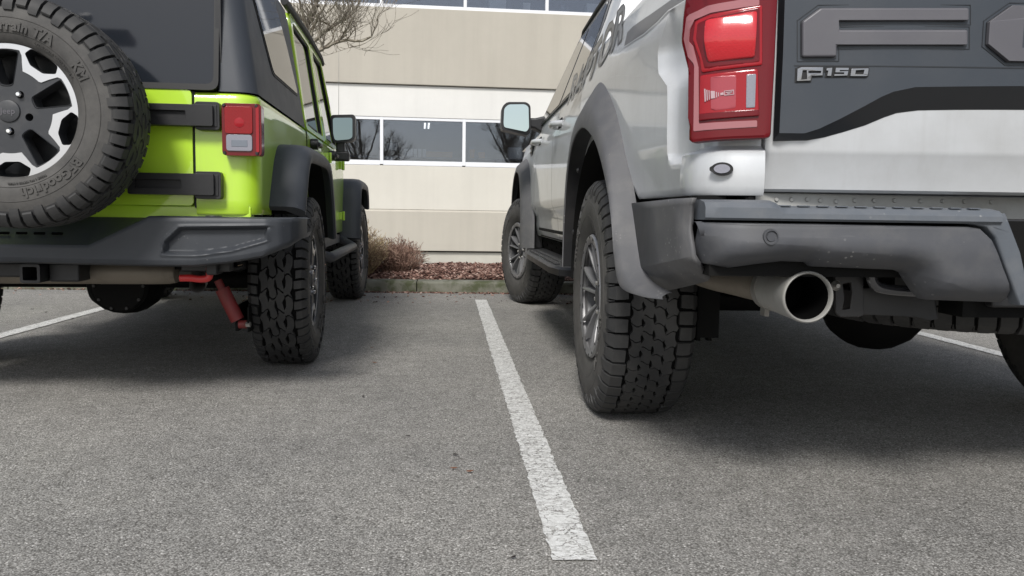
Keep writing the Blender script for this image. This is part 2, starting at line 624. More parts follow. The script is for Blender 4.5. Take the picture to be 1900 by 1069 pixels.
stripe([(5.77, 1.6), (5.87, 1.6), (5.87, 6.8), (5.77, 6.8)], 'line_far')
stripe([(-5.37, 1.7), (-5.27, 1.7), (-5.27, 6.85), (-5.37, 6.85)], 'line_far')

# ---------------------------------------------------------------- kerb and planting bed
def concrete(name, a, b_, sc=3.0, grain=60, bd=.002, streak=0.0, moss=None):
    m = mat(name, a, .85, 0, 0, .25)
    v = coords(m)
    c = mixc(m, ramp(m, noise(m, v, sc, 6, .65), [(.3, (0, 0, 0)), (.7, (1, 1, 1))]), a, b_)
    if streak:
        vs_ = coords(m, (2.2, 2.2, .12))
        s_ = ramp(m, noise(m, vs_, 1.6, 4, .6), [(.45, (0, 0, 0)), (.8, (streak,) * 3)])
        c = mixc(m, s_, c, tuple(k * .62 for k in a))
        vt = coords(m, (6, 6, .4))
        t_ = ramp(m, noise(m, vt, 1.3, 3, .6), [(.6, (0, 0, 0)), (.85, (streak * .7,) * 3)])
        c = mixc(m, t_, c, tuple(min(1, k * 1.18) for k in a))
    if moss:
        c = mixc(m, ramp(m, noise(m, v, 7, 5, .7), [(.48, (0, 0, 0)), (.62, (.85, .85, .85))]), c, moss)
    L(m, c, bsdf(m).inputs['Base Color'])
    bump(m, noise(m, v, grain, 4), bd, .7)
    return m
MT['kerb'] = concrete('mossy_kerb_concrete', (.20, .20, .165), (.12, .12, .09), 9, 90, .004, 0, (.065, .075, .035))
MT['soil'] = concrete('dark_soil', (.07, .035, .025), (.035, .018, .014), 12, 60, .01)
MT['walk'] = concrete('grey_walk_concrete', (.34, .335, .32), (.28, .275, .265), 1.0, 50, .002)
MT['footing'] = concrete('pale_footing', (.50, .48, .42), (.42, .40, .35), 1.0, 40, .002)

kerb = tag(empty('kerb', (0, 7.43, 0), -1.8), kind='structure')
jx = [(-0.304, 0, 0.0649)][0][0]
for i in range(-12, 13):
    x0 = jx + i * 1.83
    b = MB()
    sec = [(0, -.05), (.012, .088), (.03, .105), (.15, .112), (.165, .05), (.165, -.05)]
    secs = []
    for k in range(13):
        x = lerp(x0 + .003, x0 + 1.827, k / 12)
        w = random.uniform(-.003, .003)
        secs.append([(x, y + w * .6, z + (w if z > 0 else 0)) for y, z in sec])
    b.loft(secs)
    b.obj('kerb_stone', 'kerb', kerb, bevel=.006)

b = MB()
nx, ny = 90, 22
rows = []
def bed_z(x, y):
    return .085 + .055 * math.sin(min(1, max(0, y / 2.0)) * math.pi * .72) + .014 * math.sin(x * 2.3 + y * 3) + .008 * math.sin(x * 7.1 - y * 5)
for j in range(ny + 1):
    y = .15 + 2.05 * j / ny
    rows.append([(lerp(-22, 22, i / nx), y, bed_z(lerp(-22, 22, i / nx), y)) for i in range(nx + 1)])
rows.append([(lerp(-22, 22, i / nx), 2.6, -.5) for i in range(nx + 1)])
b.grid(rows)
bed = b.obj('planting_bed', 'soil')
bed.location = (0, 7.43, 0); bed.rotation_euler = (0, 0, RAD(-1.8))
tag(bed, kind='structure')

# bark chips: tens of thousands of loose flakes nobody could count
MT['mulch'] = mat('bark_chip', (.2, .1, .07), .85, 0, 0, .2)
m = MT['mulch']
gi = N(m, 'ShaderNodeNewGeometry')
L(m, ramp(m, gi.outputs['Random Per Island'], [(0, (.036, .020, .016)), (.25, (.095, .050, .040)), (.55, (.185, .102, .080)), (.8, (.31, .195, .155)), (1, (.50, .37, .31))]), bsdf(m).inputs['Base Color'])

def flakes(name, pts, size, label, cat, mname='mulch', lift=.0):
    rs = np.random.RandomState(len(pts))
    V, F = [], []
    base = np.array([(-1, -.45, 0), (-.3, -.6, .10), (.8, -.4, 0), (1, .2, -.05), (.2, .55, .12), (-.9, .4, .02)], float)
    for (x, y, z) in pts:
        s_ = size * rs.uniform(.45, 1.35)
        a, e, r = rs.uniform(0, 6.28), rs.normal(0, .42), rs.normal(0, .42)
        M_ = (Matrix.Rotation(a, 3, 'Z') @ Matrix.Rotation(e, 3, 'Y') @ Matrix.Rotation(r, 3, 'X'))
        M_ = np.array(M_)
        p = base * s_ * np.array([1, rs.uniform(.5, 1.1), 1]) * .5
        p = p @ M_.T
        top = p + np.array([x, y, z + s_ * .16 + lift])
        bot = top - (M_ @ np.array([0, 0, s_ * .16]))
        o = len(V)
        V += [tuple(q) for q in top] + [tuple(q) for q in bot]
        F.append(tuple(range(o, o + 6)))
        for k in range(6):
            k2 = (k + 1) % 6
            F.append((o + k, o + 6 + k, o + 6 + k2, o + k2))
    me = bpy.data.meshes.new(name)
    me.from_pydata(V, [], F)
    me.materials.append(MT[mname])
    o = bpy.data.objects.new(name, me)
    COL.objects.link(o)
    o.location = (0, 7.43, 0); o.rotation_euler = (0, 0, RAD(-1.8))
    return tag(o, label, cat, kind='stuff')
pts = []
for i in range(27000):
    x = random.gauss(0, 2.6); y = .17 + 2.0 * random.random() ** 1.0
    if abs(x) > 7: continue
    pts.append((x, y, bed_z(x, y) + random.uniform(-.004, .014)))
flakes('bark_mulch', pts, .035, 'reddish brown bark mulch covering the bed behind the kerb', 'mulch')
pts = []
for i in range(1500):
    x = random.gauss(0, 1.8)
    y = -abs(random.gauss(0, .030)) - .004
    pts.append((x, y, .001))
for i in range(260):
    pts.append((random.gauss(0, 2.0), -random.random() ** 2 * .9, .001))
flakes('leaf_litter', pts, .024, 'brown bark and leaf litter along the foot of the kerb', 'litter')

MT['leaf'] = mat('dead_leaf', (.16, .065, .03), .7)
MT['leaf_dark'] = mat('dark_dead_leaf', (.02, .014, .012), .7)
MT['pebble'] = mat('pale_pebble', (.42, .41, .38), .7)
def dead_leaf(px, size, mname, label):
    b = MB()
    a = random.uniform(0, 6.28)
    o_ = [(-1, 0), (-.5, .38), (.1, .45), (.7, .25), (1, 0), (.6, -.3), (0, -.42), (-.6, -.3)]
    top = []
    for x, y in o_:
        z = .16 * (x * x) + .22 * abs(y) + random.uniform(-.03, .05)
        X, Y = x * math.cos(a) - y * math.sin(a), x * math.sin(a) + y * math.cos(a)
        top.append((X * size, Y * size, z * size + .005))
    n = len(top)
    c = (0, 0, .005)
    b.add(top + [c] + [(x, y, z - .0012) for x, y, z in top] + [(0, 0, .0038)],
          [(i, (i + 1) % n, n) for i in range(n)] + [(n + 1 + (i + 1) % n, n + 1 + i, 2 * n + 1) for i in range(n)]
          + [((i + 1) % n, i, n + 1 + i, n + 1 + (i + 1) % n) for i in range(n)])
    o = b.obj('dead_leaf', mname)
    o.location = (px[0], px[1], .001)
    return tag(o, label, 'leaf', 'dead leaves on the asphalt')
for q, s_, mn, lb in zip([(-0.3612, 3.913), (0.06121, 2.239), (0.01555, 2.269), (-0.416, 4.352), (-0.3387, 3.187), (-2.975, 5.984), (-2.796, 5.804), (-2.484, 5.5), (-0.1327, 2.609), (0.1393, 1.66), (0.02099, 2.399)],
                     (.014, .011, .010, .009, .010, .013, .016, .011, .008, .008, .010),
                     ('leaf', 'leaf', 'leaf', 'leaf', 'leaf_dark', 'leaf_dark', 'leaf_dark', 'leaf_dark', 'leaf_dark', 'leaf_dark', 'leaf_dark'),
                     ('small curled brown leaf lying behind the lime car near its tyre', 'brown curled leaf on the asphalt left of the middle white line',
                      'pale tan leaf scrap just left of the brown curled leaf', 'tiny brown scrap just beyond the curled leaf behind the lime car',
                      'dark leaf scrap nearer than the leaf behind the lime car', 'dark scrap on the sunlit asphalt under the lime car, leftmost',
                      'long dark scrap on the sunlit asphalt under the lime car', 'dark scrap lying on the far left white line',
                      'dark speck of leaf in the open asphalt of the middle bay', 'dark leaf scrap nearest to the camera by the white line end',
                      'dark leaf scrap above the brown curled leaf near the line')):
    dead_leaf(q, s_, mn, lb)

# ---------------------------------------------------------------- pavement behind the bed, building
b = MB()
b.add([(-160, 9.3, -.42), (160, 9.3, -.42), (160, 60, -.42), (-160, 60, -.42)], [(0, 1, 2, 3)])
tag(b.obj('walkway', 'walk'), kind='structure')

MT['tan'] = concrete('tan_render', (.455, .425, .365), (.415, .385, .33), .7, 30, .002, .22)
MT['white_render'] = concrete('white_render', (.70, .69, .655), (.64, .63, .60), .8, 30, .002, .12)
MT['cream'] = concrete('cream_render', (.60, .575, .51), (.55, .525, .465), .8, 30, .002, .14)
MT['frame'] = mat('white_window_frame', (.72, .73, .75), .4)
MT['room'] = mat('room_wall', (.30, .30, .31), .8)
MT['roomceil'] = mat('room_ceiling', (.30, .30, .30), .8)
MT['bench'] = mat('grey_blue_bench', (.16, .18, .21), .6)

m = bpy.data.materials.new('window_pane_glass')
m.use_nodes = True
nt = m.node_tree
nt.nodes.clear()
out = nt.nodes.new('ShaderNodeOutputMaterial')
mx = nt.nodes.new('ShaderNodeMixShader')
tr = nt.nodes.new('ShaderNodeBsdfTransparent'); tr.inputs[0].default_value = (.80, .82, .85, 1)
gl = nt.nodes.new('ShaderNodeBsdfGlossy'); gl.inputs['Roughness'].default_value = .01; gl.inputs[0].default_value = (.85, .9, 1, 1)
fr = nt.nodes.new('ShaderNodeFresnel'); fr.inputs[0].default_value = 2.05
nt.links.new(fr.outputs[0], mx.inputs[0]); nt.links.new(tr.outputs[0], mx.inputs[1]); nt.links.new(gl.outputs[0], mx.inputs[2])
nt.links.new(mx.outputs[0], out.inputs[0])
MT['pane'] = m

BX0, BX1 = -17.0, 19.0
bld = tag(empty('office_building', (0, 18.5, 0), 2.2), 'tan and white rendered office building with long window bands behind the cars', 'building')
def band(name, mt, z0, z1, yf, chamf=0.0):
    b = MB()
    if chamf:
        sec = [(yf, z0), (yf, z1 - chamf), (yf + chamf * 1.3, z1), (.45, z1), (.45, z0)]
    else:
        sec = [(yf, z0), (yf, z1), (.45, z1), (.45, z0)]
    b.loft([[(BX0, y, z) for y, z in sec], [(BX1, y, z) for y, z in sec]])
    return b.obj(name, mt, bld, bevel=.012)
band('footing', 'footing', -.42, -.165, .06)
band('lower_wall', 'tan', -.135, .79, -.03, .035)
band('sill_wall', 'cream', .793, 1.775, .012)
band('upper_band', 'white_render', 2.845, 3.545, .012)
band('overhang_band', 'tan', 3.56, 5.215, -.06)
band('parapet_band', 'white_render', 6.32, 7.6, 0)
b = MB(); b.span((BX0, .08, -.165), (BX1, .4, -.135)); b.obj('shadow_gap', 'hole', bld)
def room(z0, z1, nm):
    b = MB()
    b.add([(BX0, .45, z0), (BX1, .45, z0), (BX1, 6.5, z0), (BX0, 6.5, z0)], [(0, 1, 2, 3)], 0)
    b.add([(BX0, 6.5, z0), (BX1, 6.5, z0), (BX1, 6.5, z1), (BX0, 6.5, z1)], [(0, 1, 2, 3)], 0)
    b.add([(BX0, .45, z1), (BX1, .45, z1), (BX1, 6.5, z1), (BX0, 6.5, z1)], [(0, 3, 2, 1)], 1)
    b.add([(BX0, .45, z0), (BX0, 6.5, z0), (BX0, 6.5, z1), (BX0, .45, z1)], [(0, 1, 2, 3)], 0)
    b.add([(BX1, .45, z0), (BX1, 6.5, z0), (BX1, 6.5, z1), (BX1, .45, z1)], [(3, 2, 1, 0)], 0)
    b.obj(nm, ['room', 'roomceil'], bld)
room(.9, 3.4, 'room')
room(4.4, 7.2, 'room')
pitch_w, m0 = 1.842, -1.545
def windows(z0, z1):
    for i in range(-8, 11):
        xa, xb = m0 + i * pitch_w, m0 + (i + 1) * pitch_w
        if xa < BX0 or xb > BX1: continue
        w = MB()
        w.span((xa - .036, .02, z0), (xa + .036, .12, z1))
        w.span((xa + .036, .025, z0), (xb - .036, .12, z0 + .085))
        w.span((xa + .036, .025, z1 - .06), (xb - .036, .12, z1))
        w.span((xa + .036, .015, z0 - .02), (xb - .036, .12, z0 - .001))
        wf = w.obj('window', 'frame', bld, bevel=.005)
        p = MB()
        p.span((xa + .03, .075, z0 + .08), (xb - .03, .083, z1 - .055))
        p.obj('pane', 'pane', wf, smooth=0)
windows(1.80, 2.842)
windows(5.218, 6.318)

# things standing inside, on a bench behind the glass
ben = MB()
ben.span((-6, .20, 1.955), (7, .85, 1.99)); ben.span((-6, .48, 1.0), (7, .52, 1.95))
bo = ben.obj('work_bench', 'bench', bld)
MT['paper'] = mat('white_board', (.62, .64, .64), .6)
MT['carton'] = mat('brown_carton', (.46, .31, .18), .7)
def inside(name, px, z0, z1, y, mt, label, cat, depth=.2, group=None):
    """px: x extents along the facade"""
    b = MB()
    x0, x1 = px
    b.span((x0, y, z0), (x1, y + depth, z1))
    if cat == 'box':
        b.span((x0 - .006, y - .006, z1 - .06), (x1 + .006, y + depth + .006, z1 + .004))
        b.span(((x0 + x1) / 2 - .03, y - .003, z0), ((x0 + x1) / 2 + .03, y, z1 - .06))
    elif cat == 'binder':
        b.span(((x0 + x1) / 2 - .012, y - .003, z0 + .05), ((x0 + x1) / 2 + .012, y, z0 + .10))
        b.span((x0 + .01, y + .01, z1), (x1 - .01, y + depth - .02, z1 + .004))
    else:
        b.span((x0 - .012, y - .008, z0 - .012), (x1 + .012, y + .004, z0)); b.span((x0 - .012, y - .008, z1), (x1 + .012, y + .004, z1 + .012))
    o = b.obj(name, mt, None, bevel=.004)
    o.location = bld.location; o.rotation_euler = bld.rotation_euler
    return tag(o, label, cat, group)
P_ = [(-1.043, 2.155), (-0.8564, 2.159), (-0.8315, 2.16), (-0.7567, 2.161), (-0.7317, 2.162), (-0.6568, 2.164), (-0.6318, 2.164), (-0.5568, 2.166), (-0.5443, 2.166), (0.04558, 2.18), (0.4496, 2.19), (0.5509, 2.192), (0.6523, 2.194), (0.792, 2.198), (-1.452, 2.269), (-1.205, 2.275), (1.34, 2.21), (1.673, 2.218)]
for i, lb in enumerate(('wide white binder behind the middle pane, leftmost of the row', 'white binder second from left behind the middle pane',
                        'white binder third from left behind the middle pane', 'white binder next to the long carton behind the pane')):
    inside('binder', (P_[2 * i][0], P_[2 * i + 1][0]), 1.995, 2.17, .26, 'paper', lb, 'binder', .22, 'white binders behind the glass')
inside('carton', (P_[8][0], P_[9][0]), 1.995, 2.12, .26, 'carton', 'long low brown carton behind the middle pane', 'box', .25, 'brown cartons behind the glass')
inside('carton', (P_[10][0], P_[11][0]), 1.995, 2.19, .26, 'carton', 'narrow upright brown carton behind the pane left of the truck mirror', 'box', .15, 'brown cartons behind the glass')
inside('carton', (P_[12][0], P_[13][0]), 1.995, 2.13, .26, 'carton', 'small square carton behind the pane nearest the truck mirror', 'box', .15, 'brown cartons behind the glass')
inside('notice_board', (P_[14][0], P_[15][0]), 2.16, 2.3, .5, 'paper', 'pale notice board seen through the bare branches in the window', 'board', .03)
inside('pale_cabinet', (P_[16][0], P_[17][0]), 1.995, 2.25, .3, 'paper', 'pale open cabinet at the window edge beside the truck', 'cabinet', .3)
q = [(-1.477, 1.92), (-1.285, 1.924)]
inside('sill_sign', (q[0][0], q[1][0]), 1.89, 1.965, .13, 'paper', 'small white card on the window sill next to the mullion', 'sign', .02)
U_ = [(0.8528, 5.592), (1.229, 5.608), (1.632, 5.626), (1.784, 5.632), (2.495, 5.663), (2.622, 5.669), (3.096, 5.689), (3.482, 5.706)]
for i, (nm, lb, cat, mt, zz) in enumerate((('paper_tray', 'pale box with a lid behind the upper window band', 'box', 'paper', .30), ('file_box', 'narrow pale box in the upper window band', 'box', 'paper', .26),
                                      ('desk_monitor', 'small grey screen back behind the upper windows', 'monitor', 'bench', .26), ('storage_basket', 'pale basket behind the upper window next to the truck roof', 'basket', 'paper', .30))):
    inside(nm, (U_[2 * i][0], U_[2 * i + 1][0]), 5.25, 5.25 + zz, .25, mt, lb, cat, .25)
m = mat('lamp_tube', (.9, .9, .9), .5); bsdf(m).inputs['Emission Color'].default_value = (1, .97, .9, 1); bsdf(m).inputs['Emission Strength'].default_value = 1.6
MT['lamp'] = m
lx = [(-0.5837, 3.017), (-0.457, 2.84)]
cl = empty('ceiling_lamp', (0, 18.5, 0), 2.2)
for k in (0, 1):
    b = MB(); b.span((lx[0][0] + k * .10, 2.6, lx[0][1] - .02), (lx[0][0] + .04 + k * .10, 3.9, lx[0][1])); b.obj('tube', 'lamp', cl)
b = MB(); b.span((lx[0][0] - .03, 2.55, lx[0][1]), (lx[0][0] + .17, 3.95, lx[0][1] + .05)); b.obj('housing', 'bench', cl)
tag(cl, 'lit twin tube lamp on the ceiling behind the middle pane', 'lamp')

# ---------------------------------------------------------------- bare trees and dry shrubs in the bed
def bark(name, a, b_):
    m = mat(name, a, .85, 0, 0, .2)
    v = coords(m, (1, 1, .4))
    L(m, mixc(m, ramp(m, noise(m, v, 22, 5, .7), [(.35, (0, 0, 0)), (.65, (1, 1, 1))]), a, b_), bsdf(m).inputs['Base Color'])
    bump(m, noise(m, v, 60, 4), .004, .8)
    return m
MT['bark'] = bark('grey_brown_bark', (.15, .12, .095), (.36, .33, .27))

class Tree:
    def __init__(s, seed):
        s.r = random.Random(seed)
        s.limbs = MB()
        s.twigs = MB()

    def limb(s, pts, r0, r1, depth, tw=True):
        P = smooth_path(pts, 3)
        P = [p + Vector((s.r.uniform(-1, 1), s.r.uniform(-1, 1), s.r.uniform(-1, 1))) * r0 * .5 if 0 < i < len(P) - 1 else p for i, p in enumerate(P)]
        rr = [lerp(r0, r1, i / (len(P) - 1)) for i in range(len(P))]
        (s.limbs if r0 > .012 else s.twigs).tube(P, rr, 7 if r0 > .03 else 5 if r0 > .008 else 3, caps=False)
        if not tw or depth <= 0: return
        n = len(P)
        for i in range(1, n):
            for _ in range(1 if depth > 1 else 2):
                if s.r.random() < (.62 if depth > 1 else .75):
                    t = (P[i] - P[i - 1]).normalized()
                    side = Vector((s.r.uniform(-1, 1), s.r.uniform(-1, 1), s.r.uniform(-.25, 1))).normalized()
                    d = (t * .75 + side).normalized()
                    s.grow(P[i], d, s.r.uniform(.12, .34) * (1.0 if depth < 2 else 1.6), rr[i] * .5, depth - 1)

    def grow(s, p, d, ln, r, depth):
        r = max(r, .0022)
        pts = [p]
        k = 3
        for i in range(k):
            d = (d + Vector((s.r.uniform(-.35, .35), s.r.uniform(-.35, .35), s.r.uniform(-.12, .38)))).normalized()
            pts.append(pts[-1] + d * ln / k)
        s.limb(pts, r, max(.0016, r * .45), depth)

def bare_tree(name, loc, seed, label, explicit=(), top=5.2):
    t = Tree(seed)
    x, y = loc
    root = empty(name, (x, y, .1))
    O = Vector((x, y, .1))
    tb = MB()
    fork = Vector((.05, .05, 1.85))
    tb.tube(smooth_path([(0, 0, -.15), (.02, -.02, .5), (-.03, .02, 1.2), tuple(fork)], 5), [lerp(.115, .085, i / 15) for i in range(16)], 12, caps=False)
    tr_ = tb.obj('trunk', 'bark', root)
    for pts, r0, r1 in explicit:
        P = [Vector(p) - O for p in pts]
        t.limb([fork] + P if len(P) and (P[0] - fork).length > .6 else P, r0, r1, 2)
    n = 13
    for k in range(n):
        if explicit and k in (0, 1, 2, 11, 12): continue
        a = 2 * math.pi * k / n + t.r.uniform(-.3, .3)
        el = t.r.uniform(.5, 1.2)
        ln = t.r.uniform(1.5, 2.3) * (top / 5.2)
        d = Vector((math.cos(a) * math.cos(el), math.sin(a) * math.cos(el), math.sin(el)))
        p0 = fork + Vector((0, 0, t.r.uniform(-.1, .9) * .3))
        pts = [p0, p0 + d * ln * .33 + Vector((0, 0, .05)), p0 + d * ln * .66 + Vector((0, 0, .2)), p0 + d * ln + Vector((0, 0, .5))]
        t.limb(pts, .045, .010, 3)
    t.limbs.obj('limb', 'bark', root)
    tw = t.twigs.obj('twigs', 'bark', root, recalc=False)
    tw['kind'] = 'stuff'
    return tag(root, label, 'tree', 'bare trees in the planting bed')
E1 = [(-1.423, 8.75, 2.375), (-1.339, 8.75, 2.422), (-1.172, 8.75, 2.504), (-0.9388, 8.75, 2.516), (-0.8104, 8.75, 2.603), (-0.7769, 8.75, 2.769)]
E2 = [(-1.449, 8.75, 2.473), (-1.288, 8.75, 2.621), (-1.144, 8.75, 2.691), (-1.016, 8.75, 2.81), (-0.9489, 8.75, 2.954)]
E3 = [(-1.339, 8.75, 2.422), (-1.222, 8.75, 2.601), (-1.133, 8.75, 2.692)]
E4 = [(-1.2, 8.75, 2.481), (-1.067, 8.75, 2.436), (-0.8999, 8.75, 2.49)]
E5 = [(-1.555, 8.75, 2.415), (-1.471, 8.75, 2.517), (-1.492, 8.75, 2.718), (-1.414, 8.75, 2.835), (-1.391, 8.75, 2.939), (-1.328, 8.75, 3.239)]
E6 = [(-1.172, 8.75, 2.504), (-1.155, 8.75, 2.592), (-1.127, 8.75, 2.692), (-1.11, 8.75, 2.813), (-1.143, 8.75, 2.964)]
E7 = [(-1.414, 8.75, 2.748), (-1.304, 8.75, 2.779), (-1.209, 8.75, 2.875), (-1.176, 8.75, 2.963)]
bare_tree('bare_tree', (-2.3, 8.85), 11, 'bare tree with spreading twigs behind the lime car',
          [(E1, .026, .006), (E2, .024, .008), (E3, .010, .006), (E4, .009, .004), (E5, .04, .02), (E6, .010, .004), (E7, .012, .004)])
bare_tree('bare_tree', (3.05, 8.9), 23, 'bare tree hidden behind the pickup, reflected in the window')

def dry_colour(name, stops):
    m = mat(name, (.2, .15, .1), .85, 0, 0, .2)
    gi = N(m, 'ShaderNodeNewGeometry')
    L(m, ramp(m, gi.outputs['Random Per Island'], stops), bsdf(m).inputs['Base Color'])
    return m
MT['twig'] = dry_colour('dry_shrub_twig', [(0, (.12, .08, .06)), (.4, (.30, .21, .14)), (.75, (.48, .37, .23)), (1, (.58, .48, .26))])
MT['twig_red'] = dry_colour('reddish_shrub_twig', [(0, (.10, .055, .045)), (.5, (.28, .17, .13)), (1, (.46, .33, .25))])
def shrub(x, y, rad, h, n, seed, mt, label):
    rs = random.Random(seed)
    root = empty('dry_shrub', (x, y, .12))
    b = MB()
    for i in range(n):
        a = rs.uniform(0, 6.28)
        sp = rs.random() ** .6
        base = Vector((math.cos(a) * sp * rad * .45, math.sin(a) * sp * rad * .45, 0))
        tip = Vector((math.cos(a) * sp * rad, math.sin(a) * sp * rad, h * rs.uniform(.45, 1.0) * (1 - .35 * sp * sp)))
        mid = base.lerp(tip, .5) + Vector((rs.gauss(0, .03), rs.gauss(0, .03), rs.gauss(.02, .02)))
        b.tube([base, mid, tip + Vector((rs.gauss(0, .02), rs.gauss(0, .02), 0))], [.003, .0022, .0012], 3, caps=False)
        for _ in range(5):
            t = rs.uniform(.3, 1)
            p = base.lerp(mid, t * 2) if t < .5 else mid.lerp(tip, t * 2 - 1)
            d = Vector((rs.uniform(-1, 1), rs.uniform(-1, 1), rs.uniform(.0, 1.2))).normalized()
            l_ = rs.uniform(.04, .10)
            b.tube([p, p + d * l_ * .6, p + d * l_ + Vector((rs.gauss(0, .008), rs.gauss(0, .008), .005))], [.0017, .0014, .0009], 3, caps=False)
            for _k in range(2):
                q2 = p + d * l_ * rs.uniform(.4, 1)
                d2 = (d + Vector((rs.uniform(-1, 1), rs.uniform(-1, 1), rs.uniform(-.4, .8)))).normalized()
                b.tube([q2, q2 + d2 * rs.uniform(.015, .045)], [.0022, .0014], 3, caps=False)
    o = b.obj('twigs', mt, root, recalc=False, smooth=0)
    o['kind'] = 'stuff'
    st = MB()
    for i in range(7):
        a = rs.uniform(0, 6.28)
        st.tube([(0, 0, -.05), (math.cos(a) * rad * .2, math.sin(a) * rad * .2, h * .2), (math.cos(a) * rad * .5, math.sin(a) * rad * .5, h * .5)], [.009, .006, .003], 5, caps=False)
    st.obj('stem', mt, root)
    return tag(root, label, 'shrub', 'dry shrubs in the bed')
shrub(-.92, 8.05, .34, .50, 430, 3, 'twig', 'tan dry shrub next to the lime car front tyre')
shrub(-.52, 8.25, .27, .34, 300, 5, 'twig_red', 'lower reddish dry shrub right of the tan one')
shrub(-1.9, 8.2, .4, .5, 260, 9, 'twig', 'dry shrub in the bed hidden behind the lime car')
shrub(2.6, 8.1, .4, .45, 200, 13, 'twig', 'dry shrub in the bed hidden behind the pickup')

# ================================================================ TYRES AND WHEELS (axis along x, outer face towards +x)
class Profile:
    """tyre cross-section walked by arc length v from the middle of the tread (v = 0) outwards"""
    def __init__(s, pts):
        s.p = [Vector(q) for q in pts]              # (x, r) from the centre line outward
        s.l = [0]
        for a, b in zip(s.p, s.p[1:]):
            s.l.append(s.l[-1] + (b - a).length)

    def at(s, v):
        sg = 1 if v >= 0 else -1
        v = abs(v)
        for i in range(len(s.p) - 1):
            if v <= s.l[i + 1] or i == len(s.p) - 2:
                t = (v - s.l[i]) / (s.l[i + 1] - s.l[i])
                q = s.p[i].lerp(s.p[i + 1], t)
                d = (s.p[i + 1] - s.p[i]).normalized()
                n = Vector((-d.y, d.x))
                if n.y < 0 and n.x < 0: n = -n
                # blend the normal toward the next segment for a rounded shoulder
                if t > .5 and i + 2 < len(s.p):
                    d2 = (s.p[i + 2] - s.p[i + 1]).normalized()
                    n = n.lerp(Vector((-d2.y, d2.x)), (t - .5)).normalized()
                elif t < .5 and i > 0:
                    d2 = (s.p[i] - s.p[i - 1]).normalized()
                    n = n.lerp(Vector((-d2.y, d2.x)), (.5 - t)).normalized()
                return Vector((sg * q.x, q.y)), Vector((sg * n.x, n.y))

def blk(b, prof, pitch, u0, poly, h, taper=.0012, base=-.004, m=0):
    """a tread block: poly in (u = metres round the tyre, v = metres across)"""
    cu = sum(p[0] for p in poly) / len(poly)
    cv = sum(p[1] for p in poly) / len(poly)
    R0 = prof.p[0].y
    def P(u, v, hh):
        q, n = prof.at(v)
        q = q + n * hh
        a = (u0 + u) / R0
        return (q.x, q.y * math.sin(a), q.y * math.cos(a))
    n = len(poly)
    bot = [P(u + (u - cu) * .03, v, base) for u, v in poly]
    top = []
    for u, v in poly:
        L_ = max(1e-6, math.hypot(u - cu, v - cv))
        top.append(P(u - (u - cu) / L_ * taper, v - (v - cv) / L_ * taper, h))
    b.add(bot + top, [tuple(range(n, 2 * n))] + [(i, (i + 1) % n, n + (i + 1) % n, n + i) for i in range(n)], m)

def strip_blk(b, prof, u0, edges, vs_, hs, m=0):
    """a shoulder lug that wraps round the tread corner: edges = (u_lo, u_hi) at each v"""
    R0 = prof.p[0].y
    def P(u, v, hh):
        q, n = prof.at(v)
        q = q + n * hh
        a = (u0 + u) / R0
        return (q.x, q.y * math.sin(a), q.y * math.cos(a))
    secs = []
    for (ua, ub), v, hh in zip(edges, vs_, hs):
        secs.append([P(ua, v, -.004), P(ua + .001, v, hh), P(ub - .001, v, hh), P(ub, v, -.004)])
    b.loft(secs, m, True, True)

